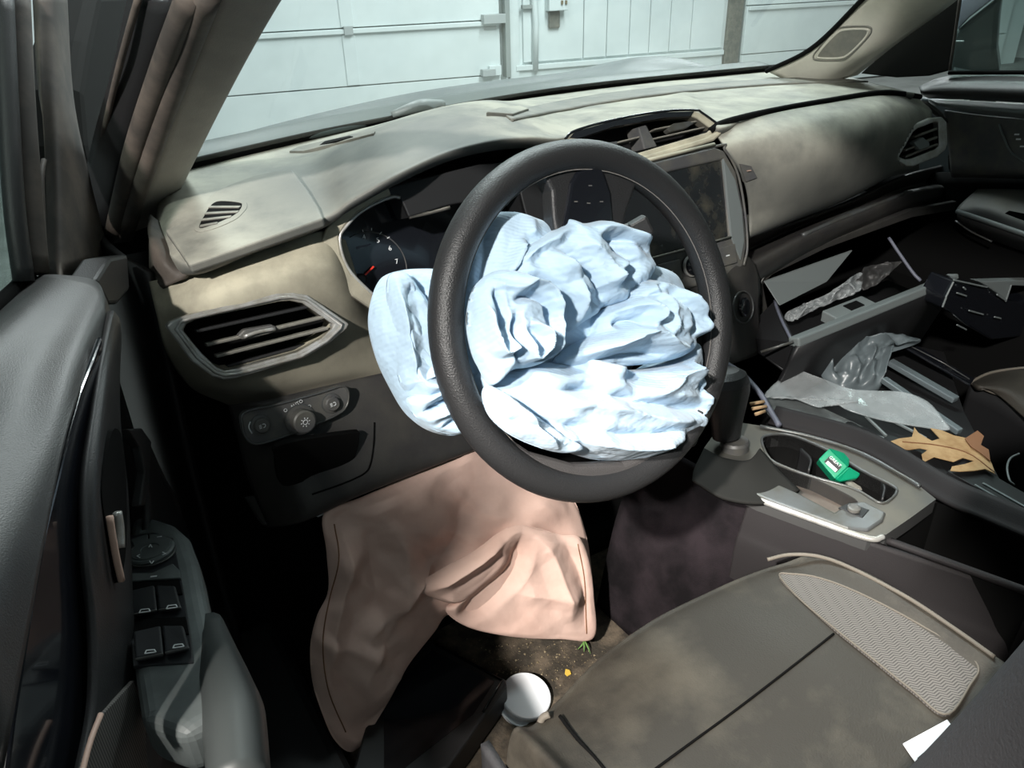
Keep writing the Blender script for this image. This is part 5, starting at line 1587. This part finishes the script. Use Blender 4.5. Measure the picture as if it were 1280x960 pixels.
for k, (a, b, w) in enumerate((((1112, 452), (1195, 500), .018), ((1104, 474), (1200, 540), .014))):
    o = bar('trim_strip', Zp(*a, .645+.008*k), Zp(*b, .625), w, .010, M['bag_black'], None, bev=.002)
    tag(o, ('long grey trim strip reaching from the dark bag toward the passenger seat', 'narrow grey trim strip under the clear torn plastic')[k], 'trim strip')
o = bar('trim_panel', Zp(1135, 432, .655), Zp(1215, 478, .615), .03, .004, M['gloss'], None, bev=.001)
tag(o, 'glossy black trim panel with thin bright edge behind the dark bag', 'trim panel')
tube('panel_edge', [Zp(1133, 430, .66), Zp(1180, 454, .64), Zp(1212, 474, .62)], .0012, M['console_trim'], o, seg=6)
for k, (a, b) in enumerate((((1082, 520), (1108, 545)), ((1108, 522), (1158, 548)), ((1010, 520), (1105, 548)))):
    o = bar('trim_rod', Zp(*a, .652), Zp(*b, .645), .004, .004, M['pale_grey'], None, bev=.001)
    tag(o, ('short grey rod crossing under the clear strip', 'grey rod beside the oak leaf top', 'long grey rod along the smoked panel')[k], 'rod')
# oak leaves
LZ = Plane(Zp(1180, 560, .655), unit((.05, -.1, 1)))
leaf_px = [(1112, 552), (1124, 548), (1140, 546), (1143, 534), (1148, 541), (1156, 546), (1165, 551), (1175, 548), (1163, 535), (1178, 538), (1192, 544), (1206, 547), (1222, 556), (1232, 565), (1240, 580), (1244, 592), (1232, 586), (1218, 588), (1200, 589), (1188, 588), (1190, 583), (1206, 580), (1218, 576), (1204, 572), (1192, 577), (1180, 574), (1168, 571), (1154, 578), (1152, 568), (1160, 562), (1150, 560), (1136, 562), (1124, 560)]
lf = plate('leaf_blade', LZ.pts(leaf_px), M['leaf'], None, (0, 0, -.0012), bev=0)
lf.name = 'oak_leaf'
tag(lf, 'large tan dry oak leaf with pointed lobes on the heap by the console', 'leaf')
tube('leaf_vein', LZ.pts([(1128, 552), (1170, 556), (1210, 566), (1243, 590)], .0008), .0008, M['leaf_dark'], lf, n=12, seg=5)
lf2 = plate('oak_leaf', LZ.pts([(1206, 548), (1222, 538), (1230, 545), (1226, 556), (1236, 562), (1238, 576), (1226, 566), (1214, 558)], .004), M['leaf_dark'], None, (0, 0, -.0012), bev=0)
tag(lf2, 'small dark brown curled leaf behind the tan oak leaf', 'leaf')
lf3 = plate('oak_leaf', LZ.pts([(1078, 545), (1092, 543), (1102, 550), (1096, 558), (1086, 554)], .002), M['leaf'], None, (0, 0, -.0012), bev=0)
tag(lf3, 'little tan leaf fragment by the smoked plastic panel', 'leaf')
tw = thing('twig_bundle', 'small bundle of tan twigs behind the shifter', 'twigs', tuple(Zp(945, 512, .66)))
for a, b in (((938, 505), (955, 502)), ((940, 511), (958, 508)), ((944, 518), (956, 514))):
    tube('twig', [Zp(*a, .70), Zp(*b, .70)], .0028, M['wood'], tw, seg=6)
cb = tube('grey_cable', [Zp(904, 452, .72), Zp(928, 468, .715), Zp(950, 492, .70), Zp(962, 512, .69), Zp(974, 532, .686)], .0045, M['cable'], None, n=24, seg=8)
tag(cb, 'thick blue grey cable curving down behind the shifter', 'cable')
wl = tube('wire_loop', [Zp(1274, 567, .63), Zp(1263, 573, .63), Zp(1259, 585, .63), Zp(1262, 600, .625), Zp(1268, 606, .62)], .0016, M['pale_grey'], None, n=20, seg=6)
tag(wl, 'thin pale wire loop beside the passenger seat', 'wire')
rail = thing('seat_track', 'black metal seat track with pale ridges beside the console', 'seat track', tuple(Zp(1250, 620, .60)))
bar('track_body', Zp(1190, 590, .632), Zp(1310, 660, .61), .05, .03, M['black'], rail)
for k, (a, b) in enumerate((((1218, 606), (1262, 632)), ((1228, 604), (1285, 636)), ((1212, 612), (1250, 634)))):
    bar('track_ridge', Zp(*a, .652), Zp(*b, .642), .004, .003, M['pale_grey'], rail)
pbk = sheet('smoked_wrap', [(1120, 580), (1140, 578), (1165, 584), (1185, 600), (1192, 618), (1178, 622), (1155, 606), (1130, 592)], lambda x, y: .66, M['clear_dark'], 'crinkled smoked plastic wrap below the oak leaf', 'plastic wrap', .01, 60, .0015, seed=8.8)
# things in the glove box
gbp = [(982, 400), (984, 390), (1010, 378), (1045, 362), (1074, 342), (1078, 352), (1072, 364), (1048, 374), (1020, 386), (998, 398)]


def zg(x, y):
    return .752+.00035*(x-980)


sheet('clear_sleeve', gbp, lambda x, y: .735+.0011*(395-y), M['clear'], 'crinkled clear plastic sleeve lying in the open glove box', 'plastic sleeve', .008, 45, .003, n=34, seed=2.2)
sheet('folded_cloth', [(1070, 350), (1080, 334), (1110, 328), (1128, 326), (1112, 342), (1098, 354), (1080, 362)], lambda x, y: .775+.0008*(350-y), M['door_pad'], 'grey folded sheet sticking out of the glove box', 'sheet', .007, 35, .003, n=24, seed=9.2)
stp = tube('glove_box_strap', [Yp(1111, 297, .24), Yp(1125, 318, .21), Yp(1142, 342, .175), Yp(1151, 351, .16)], .003, M['cable'], None, n=12, seg=8)
tag(stp, 'thin grey strap holding the open glove box lid', 'strap')
# broken bracket at the far right
bb = thing('broken_bracket', 'shattered glossy black plastic bracket beyond the glove box', 'bracket', tuple(Yp(1230, 400, .10)))
plate('bracket_shell', [Yp(x, y, .10) for x, y in ((1192, 350), (1236, 360), (1250, 372), (1274, 378), (1290, 372), (1290, 420), (1240, 425), (1210, 408), (1190, 392), (1178, 385), (1180, 372))], M['gloss'], bb, (.01, .05, 0), bev=.004)
plate('bracket_socket', [Yp(x, y, .095) for x, y in ((1224, 352), (1290, 350), (1290, 358), (1264, 357), (1258, 376), (1246, 366), (1234, 358))], M['pale_grey'], bb, (0, .02, 0), bev=.002)
for a, b in (((1182, 372), (1192, 352)), ((1178, 384), (1183, 371)), ((1211, 388), (1229, 393)), ((1196, 366), (1208, 370)), ((1196, 406), (1208, 412)), ((1243, 396), (1251, 398)), ((1246, 368), (1258, 376)), ((1264, 356), (1257, 377)), ((1192, 350), (1234, 359)), ((1204, 359), (1207, 362))):
    bar('bracket_edge', Yp(*a, .093), Yp(*b, .093), .003, .003, M['pale_grey'], bb)
